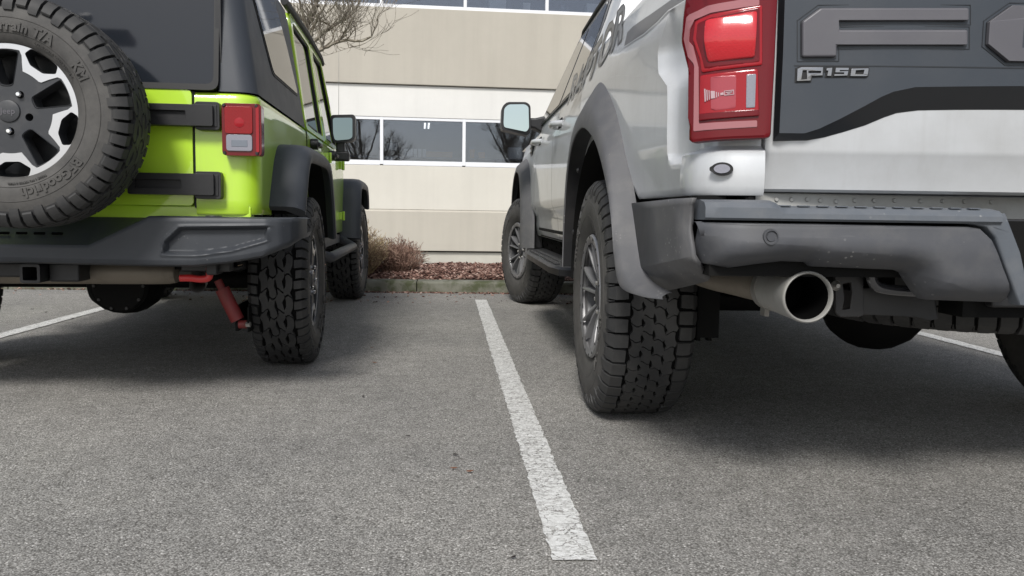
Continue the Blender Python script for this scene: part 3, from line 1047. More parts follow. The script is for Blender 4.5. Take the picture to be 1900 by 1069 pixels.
def tyre_mesh(kind):
    b = MB()
    if kind == 'at':
        # 0.87 m all-terrain, ground tread rows of interlocking hooks
        R_, n = .437, 50
        prof = Profile([(0, .4235), (.085, .4225), (.122, .4165), (.139, .402), (.150, .372), (.1575, .325), (.150, .275), (.132, .236), (.118, .226)])
    else:
        R_, n = .405, 54
        prof = Profile([(0, .390), (.070, .3885), (.100, .384), (.114, .372), (.121, .345), (.1265, .305), (.124, .265), (.110, .234), (.098, .226)])
    full = [(-q.x, q.y) for q in reversed(prof.p)] + [(q.x, q.y) for q in prof.p[1:]]
    sm = [tuple(q) for q in smooth_path(full, 3)]
    # carcass: tread band gets the painted groove shade, the flanks the dusty sidewall
    secs = []
    for k in range(96):
        a = 2 * math.pi * k / 96
        secs.append([(x, r * math.sin(a), r * math.cos(a)) for x, r in sm])
    o = len(b.v)
    cnt = len(sm)
    for q in secs: b.v += q
    for i in range(96):
        for j in range(cnt - 1):
            k = (i + 1) % 96
            b.f.append((o + i * cnt + j, o + i * cnt + j + 1, o + k * cnt + j + 1, o + k * cnt + j))
            b.m.append(2 if (sm[j][1] + sm[j + 1][1]) / 2 > R_ - .040 else 0 if (sm[j][1] + sm[j + 1][1]) / 2 > R_ - .055 else 1)
    C_ = 2 * math.pi * prof.p[0].y
    pt = C_ / n
    def cell(u0, ua, ub, va, vb, wu, wv, ph, p):
        # one block: a rectangle bent by two waves so that neighbours lock into each other
        pts = []
        for k in range(4): pts.append((lerp(ua, ub, k / 4), va))
        for k in range(4): pts.append((ub, lerp(va, vb, k / 4)))
        for k in range(4): pts.append((lerp(ub, ua, k / 4), vb))
        for k in range(4): pts.append((ua, lerp(vb, va, k / 4)))
        out = []
        for u, v in pts:
            a = 2 * math.pi * (u / p + ph)
            out.append((u + wu * math.sin(2 * math.pi * v / .052 + ph * 4), v + wv * math.sin(a) + wv * .35 * math.sin(2 * a + 1)))
        return out
    if kind == 'at':
        H = .0135
        W_ = .0375
        for k in range(n):
            u0 = k * pt
            p = pt
            g = .0024
            for c in range(4):
                va, vb = -.075 + c * W_ + g * .5, -.075 + (c + 1) * W_ - g * .5
                du = (.5 if c % 2 else 0) * p
                blk(b, prof, p, u0 + du, cell(u0, g * .5, p - g * .5, va, vb, .0065, .0050, .13 * c, p), H - .002, .0007)
            for sg, du in ((1, .12), (-1, .62)):
                long = k % 2 == 0
                q0, q1 = .03, .88
                e0 = [(q0 + .02, .84), (q0, q1), (q0 + .02, q1 + .02), (.08, .84), (.16, .76), (.26, .66)]
                vv = [.081 if long else .086, .100, .122, .142, .158, .182 if long else .168]
                hh = [H, H, H, .010, .008, .003]
                strip_blk(b, prof, u0 + du * p, [(a * p, c * p) for a, c in e0], [v * sg for v in vv], hh)
                strip_blk(b, prof, u0 + (du + .90) * p, [(.0, .10 * p), (.0, .12 * p), (.03 * p, .10 * p)], [sg * .130, sg * .148, sg * .172], [.002, .005, .002])
    else:
        H = .0155
        W_ = .0345
        for k in range(n):
            u0 = k * pt
            p = pt
            g = .0055
            for c in range(4):
                if (k + c) % 2: continue
                va, vb = -.069 + c * W_ + g * .4, -.069 + (c + 1) * W_ - g * .4
                blk(b, prof, p, u0 + (.35 * (c % 2)) * p, cell(u0, g * .5, 2 * p - g * .5, va, vb, .009, .0060, .17 * c, 2 * p), H, .0015)
            for sg, du in ((1, .1), (-1, .6)):
                long = k % 2 == 0
                e0 = [(.0, .78), (.03, .82), (.07, .88), (.08, .88), (.08, .88), (.10, .86)]
                v0 = .074 if long else .081
                vv = [v0, .090, .101, .118, .136, .156 if long else .141]
                hh = [H, H, H, .0125, .0115, .007]
                strip_blk(b, prof, u0 + du * p, [(a * p, c * p) for a, c in e0], [v * sg for v in vv], hh)
    return b, prof

def ring_text(b, txt, size, r, x, ang, depth, m, bold=.0, sg=1, spacing=1.05):
    """lettering laid round the flank, tops outward, read clockwise seen from +x side when sg = 1; ang = start, degrees clockwise from the top"""
    v, f, w = text_mesh(txt, size, depth, bold, 0, spacing)
    out = []
    for (tx, ty, tz) in v:
        a = RAD(ang) + tx / r
        rr = r + ty - size * .35
        out.append((x + sg * tz, rr * math.sin(a), rr * math.cos(a)))
    b.add(out, f, m)
    return w / r * 57.3

TY = {}
for kd in ('at', 'mt'):
    b, pf = tyre_mesh(kd)
    me = b.mesh('tyre_' + kd, ['rubber', 'sidewall', 'groove'])
    me.polygons.foreach_set('use_smooth', [True] * len(me.polygons))
    me.set_sharp_from_angle(angle=RAD(30))
    TY[kd] = me
def side_letters(kd):
    b = MB()
    if kd == 'mt':
        x, r, sz = .1265, .286, .046
        rows = [('Mud-Terrain T/A', -32, sz), ('KM', 54, sz), ('BFGoodrich', 124, sz)]
        small = [('LT255/75R17  LOAD RANGE C', 24, .012, .249), ('RADIAL  TUBELESS  M+S', 250, .012, .249), ('TREAD 3 POLYESTER 2 STEEL', 150, .010, .249)]
    else:
        x, r, sz = .1565, .318, .036
        rows = [('BFGoodrich', -60, sz), ('All-Terrain T/A', 110, sz)]
        small = [('LT315/70R17  BAJA', 30, .012, .280)]
    for t, a, s_ in rows:
        ring_text(b, t, s_, r, x + .0005, a, .006, 0, .0016)
    for t, a, s_, rr in small:
        ring_text(b, t, s_, rr, x - .004, a, .003, 0)
    # thin raised mould rings
    for rr, xx in (((.262, .1235), (.312, .1262)) if kd == 'mt' else ((.300, .1545), (.352, .1535))):
        b.lathe([(xx, rr - .0015), (xx + .0015, rr), (xx, rr + .0015)], 'x', 96)
    me = b.mesh('raised_lettering', ['sidewall'])
    return me
LT = {k: side_letters(k) for k in ('at', 'mt')}

def link_mesh(name, me, parent):
    o = bpy.data.objects.new(name, me)
    COL.objects.link(o)
    o.parent = parent
    return o

def polar(r, a):
    return (r * math.sin(RAD(a)), r * math.cos(RAD(a)))       # (y-like, z) angle clockwise from the top

def jeep_wheel_meshes():
    """five-spoke alloy: satin black with machined outlines"""
    k = .223 / 307.0
    out = {}
    b = MB()
    # barrel and lip
    b.lathe([(.098, .2215), (.106, .2225), (.1085, .2265), (.104, .231), (.096, .228), (.088, .212), (.03, .200), (-.07, .196), (-.10, .214), (-.108, .226)], 'x', 72)
    b.lathe([(-.02, .02), (-.02, .198)], 'x', 48)             # brake side backing
    out['barrel'] = b.mesh('wheel', ['satin_wheel'])
    slots, wins = [], []
    for i in range(5):
        a = 72 * i + 70          # clockwise from the top: slot at 20 deg above the x axis
        def pp(r, d): return polar(r * k, a + d)
        slots.append(round_poly([pp(118, -12), pp(262, -12.5), pp(266, 0), pp(262, 12.5), pp(118, 12), pp(112, 0)], .008, 3))
        a2 = a + 36
        def pq(r, d): return polar(r * k, a2 + d)
        wins.append(round_poly([pq(222, -8), pq(262, -17), pq(291, -13), pq(295, 0), pq(291, 13), pq(262, 17), pq(222, 8)], .006, 3))
    disc = [polar(.2195, t * 3.75) for t in range(96)]
    def front(p):
        r = math.hypot(*p)
        return (.100, p[0], p[1])
    def backf(p):
        return (.040, p[0], p[1])
    b = MB()
    lugs = [circle(*polar(.0635, 72 * i + 36 + 70 - 72), .0125, 14) for i in range(5)]
    b.plate(disc, slots + wins + lugs, front, backf, 0)
    # raised edges round each slot
    for s_ in slots:
        c = Vector((sum(p[0] for p in s_), sum(p[1] for p in s_))) / len(s_)
        ou = [tuple(c + (Vector(p) - c) * 1.10) for p in s_]
        b.loft([[front(p) for p in ou], [(front(p)[0] + .003, p[0], p[1]) for p in [tuple(c + (Vector(q) - c) * 1.04) for q in s_]], [(front(p)[0] - .004, p[0], p[1]) for p in s_]], 0, True, False)
    out['face'] = (b.v, b.f, b.m)
    # machined zig-zag band
    inner = []
    for t in range(0, 360, 3):
        d = min(abs((t - (106 + 72 * i) + 180) % 360 - 180) for i in range(-1, 6))
        rr = 268 if d > 22 else lerp(184, 268, sstep(12.5, 22, d))
        inner.append(polar(rr * k, t))
    outer = [polar(.2235, t * 3) for t in range(120)]
    # final: one plate whose outer loop is the circle and whose holes are the windows plus the inner outline
    fin = MB()
    fin.plate(outer, [inner] + [w for w in wins], lambda p: (front(p)[0] + .0035, p[0], p[1]), lambda p: (front(p)[0] - .002, p[0], p[1]), 0)
    out['band'] = fin
    return out
JW = jeep_wheel_meshes()

def as_mesh(name, v, f, mi, mats, smooth=30):
    me = bpy.data.meshes.new(name)
    me.from_pydata(v, [], f)
    for q in mats: me.materials.append(MT[q])
    me.polygons.foreach_set('material_index', mi)
    bm = bmesh.new(); bm.from_mesh(me)
    bmesh.ops.recalc_face_normals(bm, faces=bm.faces)
    bm.to_mesh(me); bm.free()
    me.polygons.foreach_set('use_smooth', [True] * len(me.polygons))
    me.set_sharp_from_angle(angle=RAD(smooth))
    return me
ME = {}
_b = JW['barrel']; _b.polygons.foreach_set('use_smooth', [True] * len(_b.polygons)); _b.set_sharp_from_angle(angle=RAD(35))
ME['jbarrel'] = _b
ME['jface'] = as_mesh('spoke_face', *JW['face'], ['satin_wheel'])
ME['jband'] = as_mesh('machined_band', JW['band'].v, JW['band'].f, JW['band'].m, ['machined'], 30)
b = MB()
b.lathe([(.107, 0), (.107, .026), (.105, .034), (.098, .037)], 'x', 32)
ME['jcap'] = as_mesh('centre_cap', b.v, b.f, b.m, ['satin_wheel'])
v, f, w = text_mesh('Jeep', .026, .002, .0004)
b = MB(); b.add([(.1075 + z, (x - w / 2), y - .009) for x, y, z in v], f)
ME['jlogo'] = as_mesh('cap_lettering', b.v, b.f, b.m, ['letter'])
b = MB()
b.lathe([(.116, 0), (.116, .006), (.112, .0095), (.08, .0095)], 'x', 6)
ME['lug'] = as_mesh('lug_nut', b.v, b.f, b.m, ['chrome'], 25)

def jeep_wheel(parent, loc, rotz=0.0, skip_lug=None, outward=1, spin=0.0, red=False):
    """wheel = rim with tyre, spoke face, band, cap and nuts as sub-parts; outward = +1 faces +x"""
    w = link_mesh('wheel', ME['jbarrel'], parent)
    w.location = loc
    w.rotation_mode = 'XYZ'
    w.matrix_basis = Matrix.Translation(loc) @ Matrix.Rotation(RAD(rotz + (180 if outward < 0 else 0)), 4, 'Z') @ Matrix.Rotation(RAD(spin), 4, 'X')
    link_mesh('tyre', TY['mt'], w)
    link_mesh('raised_lettering', LT['mt'], w)
    link_mesh('spoke_face', ME['jface'], w)
    link_mesh('machined_band', ME['jband'], w)
    link_mesh('centre_cap', ME['jcap'], w)
    link_mesh('cap_lettering', ME['jlogo'], w)
    for i in range(5):
        if i == skip_lug: continue
        y, z = polar(.0635, 72 * i + 34)
        link_mesh('lug_nut', ME['lug'], w).location = (0, y, z)
    return w

# truck wheel: six split spokes, ring of bolts at the lip
b = MB()
b.lathe([(.142, .200), (.146, .214), (.146, .226), (.138, .232), (.126, .228), (.118, .208)], 'x', 72)
b.lathe([(.118, .208), (.06, .196), (-.08, .194), (-.12, .214), (-.13, .230)], 'x', 72, (0, 0, 0), 1)
b.lathe([(.02, .02), (.02, .196)], 'x', 40, (0, 0, 0), 1)
ME['tbarrel'] = as_mesh('wheel', b.v, b.f, b.m, ['gun', 'satin_wheel'], 35)
def truck_spoke(sg):
    b = MB()
    secs = []
    for t in (0, .3, .65, 1.0):
        r = lerp(.050, .208, t)
        a = sg * lerp(8.5, 12.0, t)
        wd = lerp(.0155, .0115, t)
        x = lerp(.104, .140, t) + .006 * math.sin(t * math.pi)
        c, s_ = math.cos(RAD(a)), math.sin(RAD(a))
        ctr = Vector((0, r * s_, r * c))
        tv = Vector((0, c, -s_))
        row = []
        for dx, dw in ((-.045, -1.0), (0, -.72), (.002, 0), (0, .72), (-.045, 1.0)):
            row.append(ctr + tv * wd * dw * .6 + Vector((x + dx, 0, 0)))
        secs.append(row)
    b.loft(secs, 0, True, True)
    return as_mesh('spoke', b.v, b.f, b.m, ['gun'], 25)
ME['tspoke'] = [truck_spoke(1), truck_spoke(-1)]
b = MB()
b.lathe([(.118, 0), (.118, .034), (.113, .040), (.100, .044), (.096, .070), (.080, .078), (.04, .08)], 'x', 40)
ME['thub'] = as_mesh('hub', b.v, b.f, b.m, ['satin_wheel'])
b = MB()
b.lathe([(.116, 0), (.116, .007), (.110, .0105), (.085, .0105)], 'x', 6)
ME['tlug'] = as_mesh('lug_nut', b.v, b.f, b.m, ['steel'], 25)
b = MB()
b.lathe([(.152, 0), (.152, .0045), (.1495, .0062), (.140, .0062)], 'x', 6)
ME['tbolt'] = as_mesh('rim_bolt', b.v, b.f, b.m, ['black'], 25)

def truck_wheel(parent, loc, rotz=0.0, outward=1, spin=0.0, full=True):
    w = link_mesh('wheel', ME['tbarrel'], parent)
    w.matrix_basis = Matrix.Translation(loc) @ Matrix.Rotation(RAD(rotz + (180 if outward < 0 else 0)), 4, 'Z') @ Matrix.Rotation(RAD(spin), 4, 'X')
    link_mesh('tyre', TY['at'], w)
    link_mesh('raised_lettering', LT['at'], w)
    link_mesh('hub', ME['thub'], w)
    for i in range(6):
        for q in (0, 1):
            s_ = link_mesh('spoke', ME['tspoke'][q], w)
            s_.rotation_euler = (RAD(60 * i), 0, 0)
        y, z = polar(.0635, 60 * i + 30)
        link_mesh('lug_nut', ME['tlug'], w).location = (0, y, z)
    for i in range(18):
        y, z = polar(.2205, 20 * i + 10)
        link_mesh('rim_bolt', ME['tbolt'], w).location = (-.004, y, z)
    return w

# ================================================================ LIME OFF-ROAD CAR
car = tag(empty('off_road_car', (-1.558, 3.96, 0), 2.0), 'lime green off-road car with black hardtop and a spare wheel on its tailgate', 'car')
HW, BELT = .805, 1.17

def col_panel(name, plan, zlow, ztop, mt, parent, rows=10, shoulder=.02, thick=.0):
    """body skin: plan = [(x, y, nx, ny)] walked along the outline, standing columns from zlow(i) to ztop"""
    b = MB()
    secs = []
    for i, (x, y, nx_, ny_) in enumerate(plan):
        z0 = zlow(x, y)
        col = [(x - nx_ * .03, y - ny_ * .03, z0), (x - nx_ * .004, y - ny_ * .004, z0), (x, y, z0 + .006)]
        for k in range(1, rows):
            z = lerp(z0 + .006, ztop - .028, k / (rows - 1))
            col.append((x, y, z))
        for dz, dn in ((-.014, .003), (-.005, .009), (0, .02), (0, .06)):
            col.append((x - nx_ * dn, y - ny_ * dn, ztop + dz))
        secs.append(col)
    b.grid(secs)
    return b.obj(name, mt, parent, smooth=40)

def side_plan(y0, y1, n, x=HW):
    return [(x, lerp(y0, y1, i / n), 1, 0) for i in range(n + 1)]

def arch_low(yc, base_r, base_f, half, top):
    def f(x, y):
        d = (y - yc) / half
        if abs(d) >= 1: return base_r if d < 0 else base_f
        lo = base_r if d < 0 else base_f
        return max(lo, lo + (top - lo) * (1 - abs(d) ** 3.2) ** .45)
    return f
rear_arch = arch_low(0, .716, .56, .56, .955)
front_arch = arch_low(2.946, .56, .6, .52, .955)

# rear corner: across the back from the tailgate seam, round the corner, along the side to the rear door
plan = [(lerp(.579, .725, i / 5), -.85, 0, -1) for i in range(6)]
for i in range(1, 9):
    a = RAD(90 * i / 8)
    plan.append((.725 + .08 * math.sin(a), -.77 - .08 * math.cos(a), math.sin(a), -math.cos(a)))
plan += [(HW, y, 1, 0) for y in [-.74, -.70, -.65, -.6, -.565, -.555, -.545, -.52, -.49, -.45, -.4, -.33, -.2, -.05, .1, .25, .33, .40, .445, .452]]
tubq = col_panel('rear_quarter', plan, rear_arch, BELT, 'green', car)
mirror_tree(tubq, car)
b = MB(); b.span((-.775, -.838, .69), (.775, -.78, .748)); b.obj('rear_lip', 'green', car, bevel=.006)
b = MB(); b.span((-.70, -.80, .55), (.70, 2.2, .60)); b.span((-.76, .45, .56), (.76, 2.3, 1.14)); b.span((-.74, -.79, .75), (.74, .45, 1.13))
b.obj('tub_inner', 'under', car)
# tailgate
b = MB(); b.xz(round_poly(rect(-.60, .747, .571, 1.174), .02), -.858, -.80)
tg = b.obj('tailgate', 'green', car, bevel=.012, seg=3)
b = MB(); b.span((.571, -.846, .74), (.58, -.80, 1.17)); b.obj('door_seam', 'rubber_trim', car)

# hinges
def hinge(px_arm, px_leaf):
    (xa, z0), (xb, z1) = px_arm
    (la, lz0), (lb_, lz1) = px_leaf
    b = MB()
    o_ = round_poly([(xa, z0), (xb, z0), (xb, z1), (xa, z1)], .008, 3)
    ix0, ix1, iz0, iz1 = lerp(xa, xb, .08), lerp(xa, xb, .62), lerp(z0, z1, .30), lerp(z0, z1, .70)
    hole = round_poly(rect(ix0, iz0, ix1, iz1), .004, 2)
    b.xz(o_, -.908, -.86, 0, [hole])
    b.xz(hole, -.894, -.87)
    h_ = b.obj('hinge', 'black', car, bevel=.004)
    b = MB()
    b.xz(round_poly([(la, lz0), (lb_, lz0), (lb_, lz1), (la, lz1)], .012, 3), -.890, -.851)
    b.span((lerp(la, lb_, .62), -.8935, lz0 + .012), (lerp(la, lb_, .90), -.88, lz1 - .012))
    b.obj('hinge_leaf', 'black', h_, bevel=.004)
hinge([(0.4039, 1.038), (0.6571, 1.115)], [(0.589, 1.026), (0.6773, 1.128)])
hinge([(0.3521, 0.7862), (0.6563, 0.8646)], [(0.5839, 0.7728), (0.6786, 0.8739)])

# tail lamps
def tail_lamp():
    (x0, z1), (x1, z0) = [(0.6878, 1.124), (0.8293, 0.9334)]
    b = MB(); b.xz(round_poly(rect(x0, z0, x1, z1), .016, 4), -.902, -.848)
    t = b.obj('tail_lamp', 'red_dark', car, bevel=.008, seg=3)
    w, h_ = x1 - x0, z1 - z0
    zz = z0 + h_ * .41
    xr = x0 + w * .78
    b = MB(); b.xz(round_poly(rect(x0 + w * .08, zz + .002, xr, z1 - h_ * .06), .010, 3), -.908, -.89)
    b.obj('red_lens', 'red_rib', t, bevel=.004)
    b = MB(); b.xz(round_poly(rect(x0 + w * .11, z0 + h_ * .09, xr - .002, zz - .002), .010, 3), -.908, -.89)
    b.obj('reverse_lens', 'clear', t, bevel=.004)
    b = MB(); b.xz(round_poly(rect(xr + .012, z0 + h_ * .07, x1 - .008, z1 - h_ * .05), .008, 3), -.907, -.89)
    b.obj('marker_lens', 'red_mid', t, bevel=.004)
    b = MB(); b.xz(rect(x0 + w * .24, z0 + h_ * .17, xr - w * .13, z0 + h_ * .30), -.9095, -.90)
    b.obj('lamp_filament_plate', 'bench', t, bevel=.002)
    b = MB(); b.lathe([(-.911, 0), (-.911, .010), (-.909, .018)], 'y', 18, (x0 + w * .45, 0, zz + h_ * .22)); b.obj('bulb', 'red_mid', t)
    for qx, qz in ((x0 + w * .06, z1 - h_ * .045), (xr + w * .10, z1 - h_ * .045), (x0 + w * .06, z0 + h_ * .05), (xr + w * .10, z0 + h_ * .05)):
        b = MB(); b.lathe([(-.909, 0), (-.909, .005), (-.905, .0065), (-.895, .0065)], 'y', 10, (qx, 0, qz)); b.obj('screw', 'black', t)
    return t
tl = tail_lamp()
mirror_tree(tl, car)

# hardtop
def topx(z): return HW - .006 - (z - BELT) * .155
def topy(z): return -.848 + (z - BELT) * .12
b = MB()
lev = [1.172, 1.185, 1.3, 1.45, 1.6, 1.72, 1.78, 1.82, 1.845, 1.855]
ins = [0, 0, 0, 0, 0, 0, .006, .024, .06, .12]
secs = []
for z, i_ in zip(lev, ins):
    X, Y = topx(z) - i_, topy(z) + i_
    r = .07
    row = [(.66 - i_, Y + .018, z), (.668 - i_, Y + .001, z)] + [(lerp(.67, X - r, k / 3), Y, z) for k in range(4)]
    for k in range(1, 8):
        a = RAD(90 * k / 7)
        row.append((X - r + r * math.sin(a), Y + r - r * math.cos(a), z))
    row += [(X, lerp(Y + r, .455, k / 8), z) for k in range(1, 9)]
    secs.append(row)
b.grid(secs)
ht = b.obj('hardtop', 'hardtop', car, smooth=50)
mirror_tree(ht, car)
# roof panel and rear header
b = MB()
b.loft([[(x, y, z) for x, y, z in ((-.66, -.72, 1.79), (.66, -.72, 1.79), (.66, -.70, 1.845), (-.66, -.70, 1.845))],
        [(x, y, z) for x, y, z in ((-.66, 1.85, 1.79), (.66, 1.85, 1.79), (.66, 1.85, 1.85), (-.66, 1.85, 1.85))]])
b.obj('roof', 'hardtop', car, bevel=.02)
for sg in (-1, 1):
    b = MB()
    b.tube([(sg * .705, y, z) for y, z in ((.40, 1.815), (1.2, 1.825), (1.9, 1.805), (2.0, 1.78))], .020, 8)
    b.obj('drip_rail', 'rubber_trim', car)
# quarter window
def top_patch(name, poly, mt, off, parent, th=.006):
    b = MB()
    b.plate(poly, [], lambda p: (topx(p[1]) + off, p[0], p[1]), lambda p: (topx(p[1]) + off - th, p[0], p[1]))
    return b.obj(name, mt, parent, smooth=20)
qw = [(-0.5713, 1.64), (-0.3513, 1.326), (0.3449, 1.334), (0.2211, 1.541), (-0.01118, 1.792)]
qs = [(sum(p[0] for p in qw) / len(qw), sum(p[1] for p in qw) / len(qw))]
grow_ = [(qs[0][0] + (p[0] - qs[0][0]) * 1.05, qs[0][1] + (p[1] - qs[0][1]) * 1.06) for p in qw]
s_ = top_patch('window_seal', round_poly(grow_, .04, 4), 'rubber_trim', .003, car)
top_patch('side_window', round_poly(qw, .04, 4), 'glass', .006, s_)
sm_ = mirror_tree(s_, car)
# rear glass with its seal
def rear_y(z): return topy(z) - .004
b = MB()
gl_ = round_poly(rect(-.652, 1.192, .652, 1.77), .03, 4)
b.plate(gl_, [], lambda p: (p[0], rear_y(p[1]) - .008, p[1]), lambda p: (p[0], rear_y(p[1]) + .01, p[1]))
rg = b.obj('rear_window', 'rearglass', car, smooth=20)
b = MB()
gs_ = round_poly(rect(-.668, 1.174, .668, 1.786), .035, 4)
b.plate(gs_, [round_poly(rect(-.650, 1.196, .650, 1.772), .03, 4)], lambda p: (p[0], rear_y(p[1]) - .011, p[1]), lambda p: (p[0], rear_y(p[1]) + .02, p[1]))
b.obj('rear_seal', 'rubber_trim', rg)
b = MB(); b.span((.655, -.835, 1.185), (.675, -.80, 1.80)); b.obj('pillar_edge', 'black', car)
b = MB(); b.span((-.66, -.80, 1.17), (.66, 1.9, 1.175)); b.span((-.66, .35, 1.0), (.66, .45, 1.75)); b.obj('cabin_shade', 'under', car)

# doors: lower skins, frames and glass
for (y0, y1, fr_o, fr_i) in ((.459, 1.335, [(.462, 1.172), (1.33, 1.172), (1.33, 1.80), (.545, 1.80)], [(.52, 1.20), (1.27, 1.20), (1.27, 1.755), (.60, 1.755)]),
                             (1.342, 2.215, [(1.345, 1.172), (2.21, 1.172), (1.93, 1.80), (1.345, 1.80)], [(1.40, 1.20), (2.12, 1.20), (1.89, 1.755), (1.40, 1.755)])):
    d = col_panel('door', side_plan(y0, y1, 6, HW + .004), lambda x, y: .575, BELT, 'green', car)
    b = MB()
    b.plate(round_poly(fr_o, .05, 4), [round_poly(fr_i, .05, 4)], lambda p: (topx(p[1]) + .006, p[0], p[1]), lambda p: (topx(p[1]) - .03, p[0], p[1]))
    b.obj('door_frame', 'green', d, bevel=.008)
    b = MB()
    c0 = (sum(p[0] for p in fr_i) / 4, sum(p[1] for p in fr_i) / 4)
    inn = [(c0[0] + (p[0] - c0[0]) * .93, c0[1] + (p[1] - c0[1]) * .95) for p in fr_i]
    b.plate(round_poly(fr_i, .05, 4), [round_poly(inn, .045, 4)], lambda p: (topx(p[1]) - .002, p[0], p[1]), lambda p: (topx(p[1]) - .03, p[0], p[1]))
    b.obj('door_seal', 'rubber_trim', d)
    b = MB()
    b.plate(round_poly(fr_i, .05, 4), [], lambda p: (topx(p[1]) - .012, p[0], p[1]), lambda p: (topx(p[1]) - .016, p[0], p[1]))
    b.obj('door_window', 'glass', d, smooth=20)
    # handle: black pull with round push button
    b = MB()
    hy = y0 + .13
    b.tube([(HW + .004, hy, 1.10), (HW + .045, hy, 1.10)], .030, 16)
    b.tube([(HW + .004, hy + .14, 1.10), (HW + .04, hy + .13, 1.10), (HW + .05, hy + .08, 1.10), (HW + .045, hy, 1.10)], .014, 8)
    b.obj('handle', 'black', d, bevel=.004)
    for hz in (1.075, .70):
        b = MB()
        b.span((HW + .002, y1 - .065, hz - .028), (HW + .022, y1 + .055, hz + .028))
        b.tube([(HW + .028, y1 - .006, hz - .034), (HW + .028, y1 - .006, hz + .034)], .011, 10)
        b.obj('door_hinge', 'green', d, bevel=.004)
    mirror_tree(d, car)
cw = col_panel('cowl_side', side_plan(2.222, 2.50, 4), lambda x, y: .575, 1.13, 'green', car)
mirror_tree(cw, car)
# bonnet, front wings and windscreen
b = MB()
b.loft([[(-.76, 2.2, 1.16), (-.60, 2.2, 1.20), (.60, 2.2, 1.20), (.76, 2.2, 1.16), (.76, 2.2, .62), (-.76, 2.2, .62)],
        [(-.62, 3.35, 1.08), (-.5, 3.35, 1.12), (.5, 3.35, 1.12), (.62, 3.35, 1.08), (.62, 3.35, .62), (-.62, 3.35, .62)]])
b.obj('bonnet', 'green', car, bevel=.02)
b = MB()
b.plate([(-.72, 0), (.72, 0), (.66, 1), (-.66, 1)], [[(-.64, .08), (.64, .08), (.59, .92), (-.59, .92)]], lambda p: (p[0], 2.26 - .33 * p[1], 1.16 + .65 * p[1]), lambda p: (p[0], 2.22 - .33 * p[1], 1.16 + .65 * p[1]))
ws = b.obj('windscreen_frame', 'green', car, bevel=.01)
b = MB()
b.plate([(-.65, .07), (.65, .07), (.6, .93), (-.6, .93)], [], lambda p: (p[0], 2.245 - .33 * p[1], 1.16 + .65 * p[1]), lambda p: (p[0], 2.24 - .33 * p[1], 1.16 + .65 * p[1]))
b.obj('windscreen', 'glass', ws)
b = MB(); b.span((-.62, 3.35, .60), (.62, 3.42, 1.09)); b.span((-.80, 3.44, .50), (.80, 3.62, .68)); b.obj('grille_and_bumper', 'jplastic', car, bevel=.02)

# flares
def flare(name, path, xin, xout, mt, parent, lip=.05, crown=.03):
    """path = [(y, z)] along the arch from rear to front; the skin runs from the body out to the lip"""
    P = smooth_path(path, 5)
    secs = []
    n = len(P)
    for i, p in enumerate(P):
        t = (P[min(i + 1, n - 1)] - P[max(i - 1, 0)]).normalized()
        nv = Vector((-t.y, t.x))
        row = []
        for x, d in ((xin, crown), (lerp(xin, xout, .45), crown), (lerp(xin, xout, .74), crown * .86), (lerp(xin, xout, .90), crown * .35), (xout, -crown * .35),
                     (xout - .003, -lip * .8), (xout - .012, -lip), (xout - .03, -lip * .9), (lerp(xin, xout, .5), -crown * .1), (xin, 0)):
            q = p + nv * d
            row.append((x, q.x, q.y))
        secs.append(row)
    b = MB(); b.loft(secs)
    return b.obj(name, mt, parent, smooth=45)
rear_path = [(-.615, .735), (-.555, .83), (-.475, .935), (-.36, .990), (0, 1.0), (.30, .992), (.43, .93), (.53, .80), (.60, .66), (.63, .60)]
front_path = [(2.41, .525), (2.435, .65), (2.49, .82), (2.56, .925), (2.68, .965), (2.95, .972), (3.25, .965), (3.38, .93), (3.46, .86), (3.50, .77)]
fl = flare('rear_flare', rear_path, HW - .02, .945, 'jplastic', car)
mirror_tree(fl, car)
fl = flare('front_flare', front_path, HW - .02, .945, 'jplastic', car)
mirror_tree(fl, car)
def liner(name, path, x0, x1, parent, d=-.03):
    P = smooth_path(path, 4)
    n = len(P)
    rows = []
    for x in (x0, x1):
        r_ = []
        for i, p in enumerate(P):
            t = (P[min(i + 1, n - 1)] - P[max(i - 1, 0)]).normalized()
            q = p + Vector((-t.y, t.x)) * d
            r_.append((x, q.x, q.y))
        rows.append(r_)
    b = MB(); b.grid(rows)
    cap = [(x0, p[1], p[2]) for p in rows[0]]
    b.add(cap, [tuple(range(len(cap)))])
    return b.obj(name, 'under', parent)
for sg, nm in ((1, 0), (-1, 0)):
    for pth in (rear_path, front_path):
        l_ = liner('wheel_liner', pth, .52, .90, car)
        if sg < 0:
            mirror_tree(l_, car); bpy.data.objects.remove(l_, do_unlink=True)

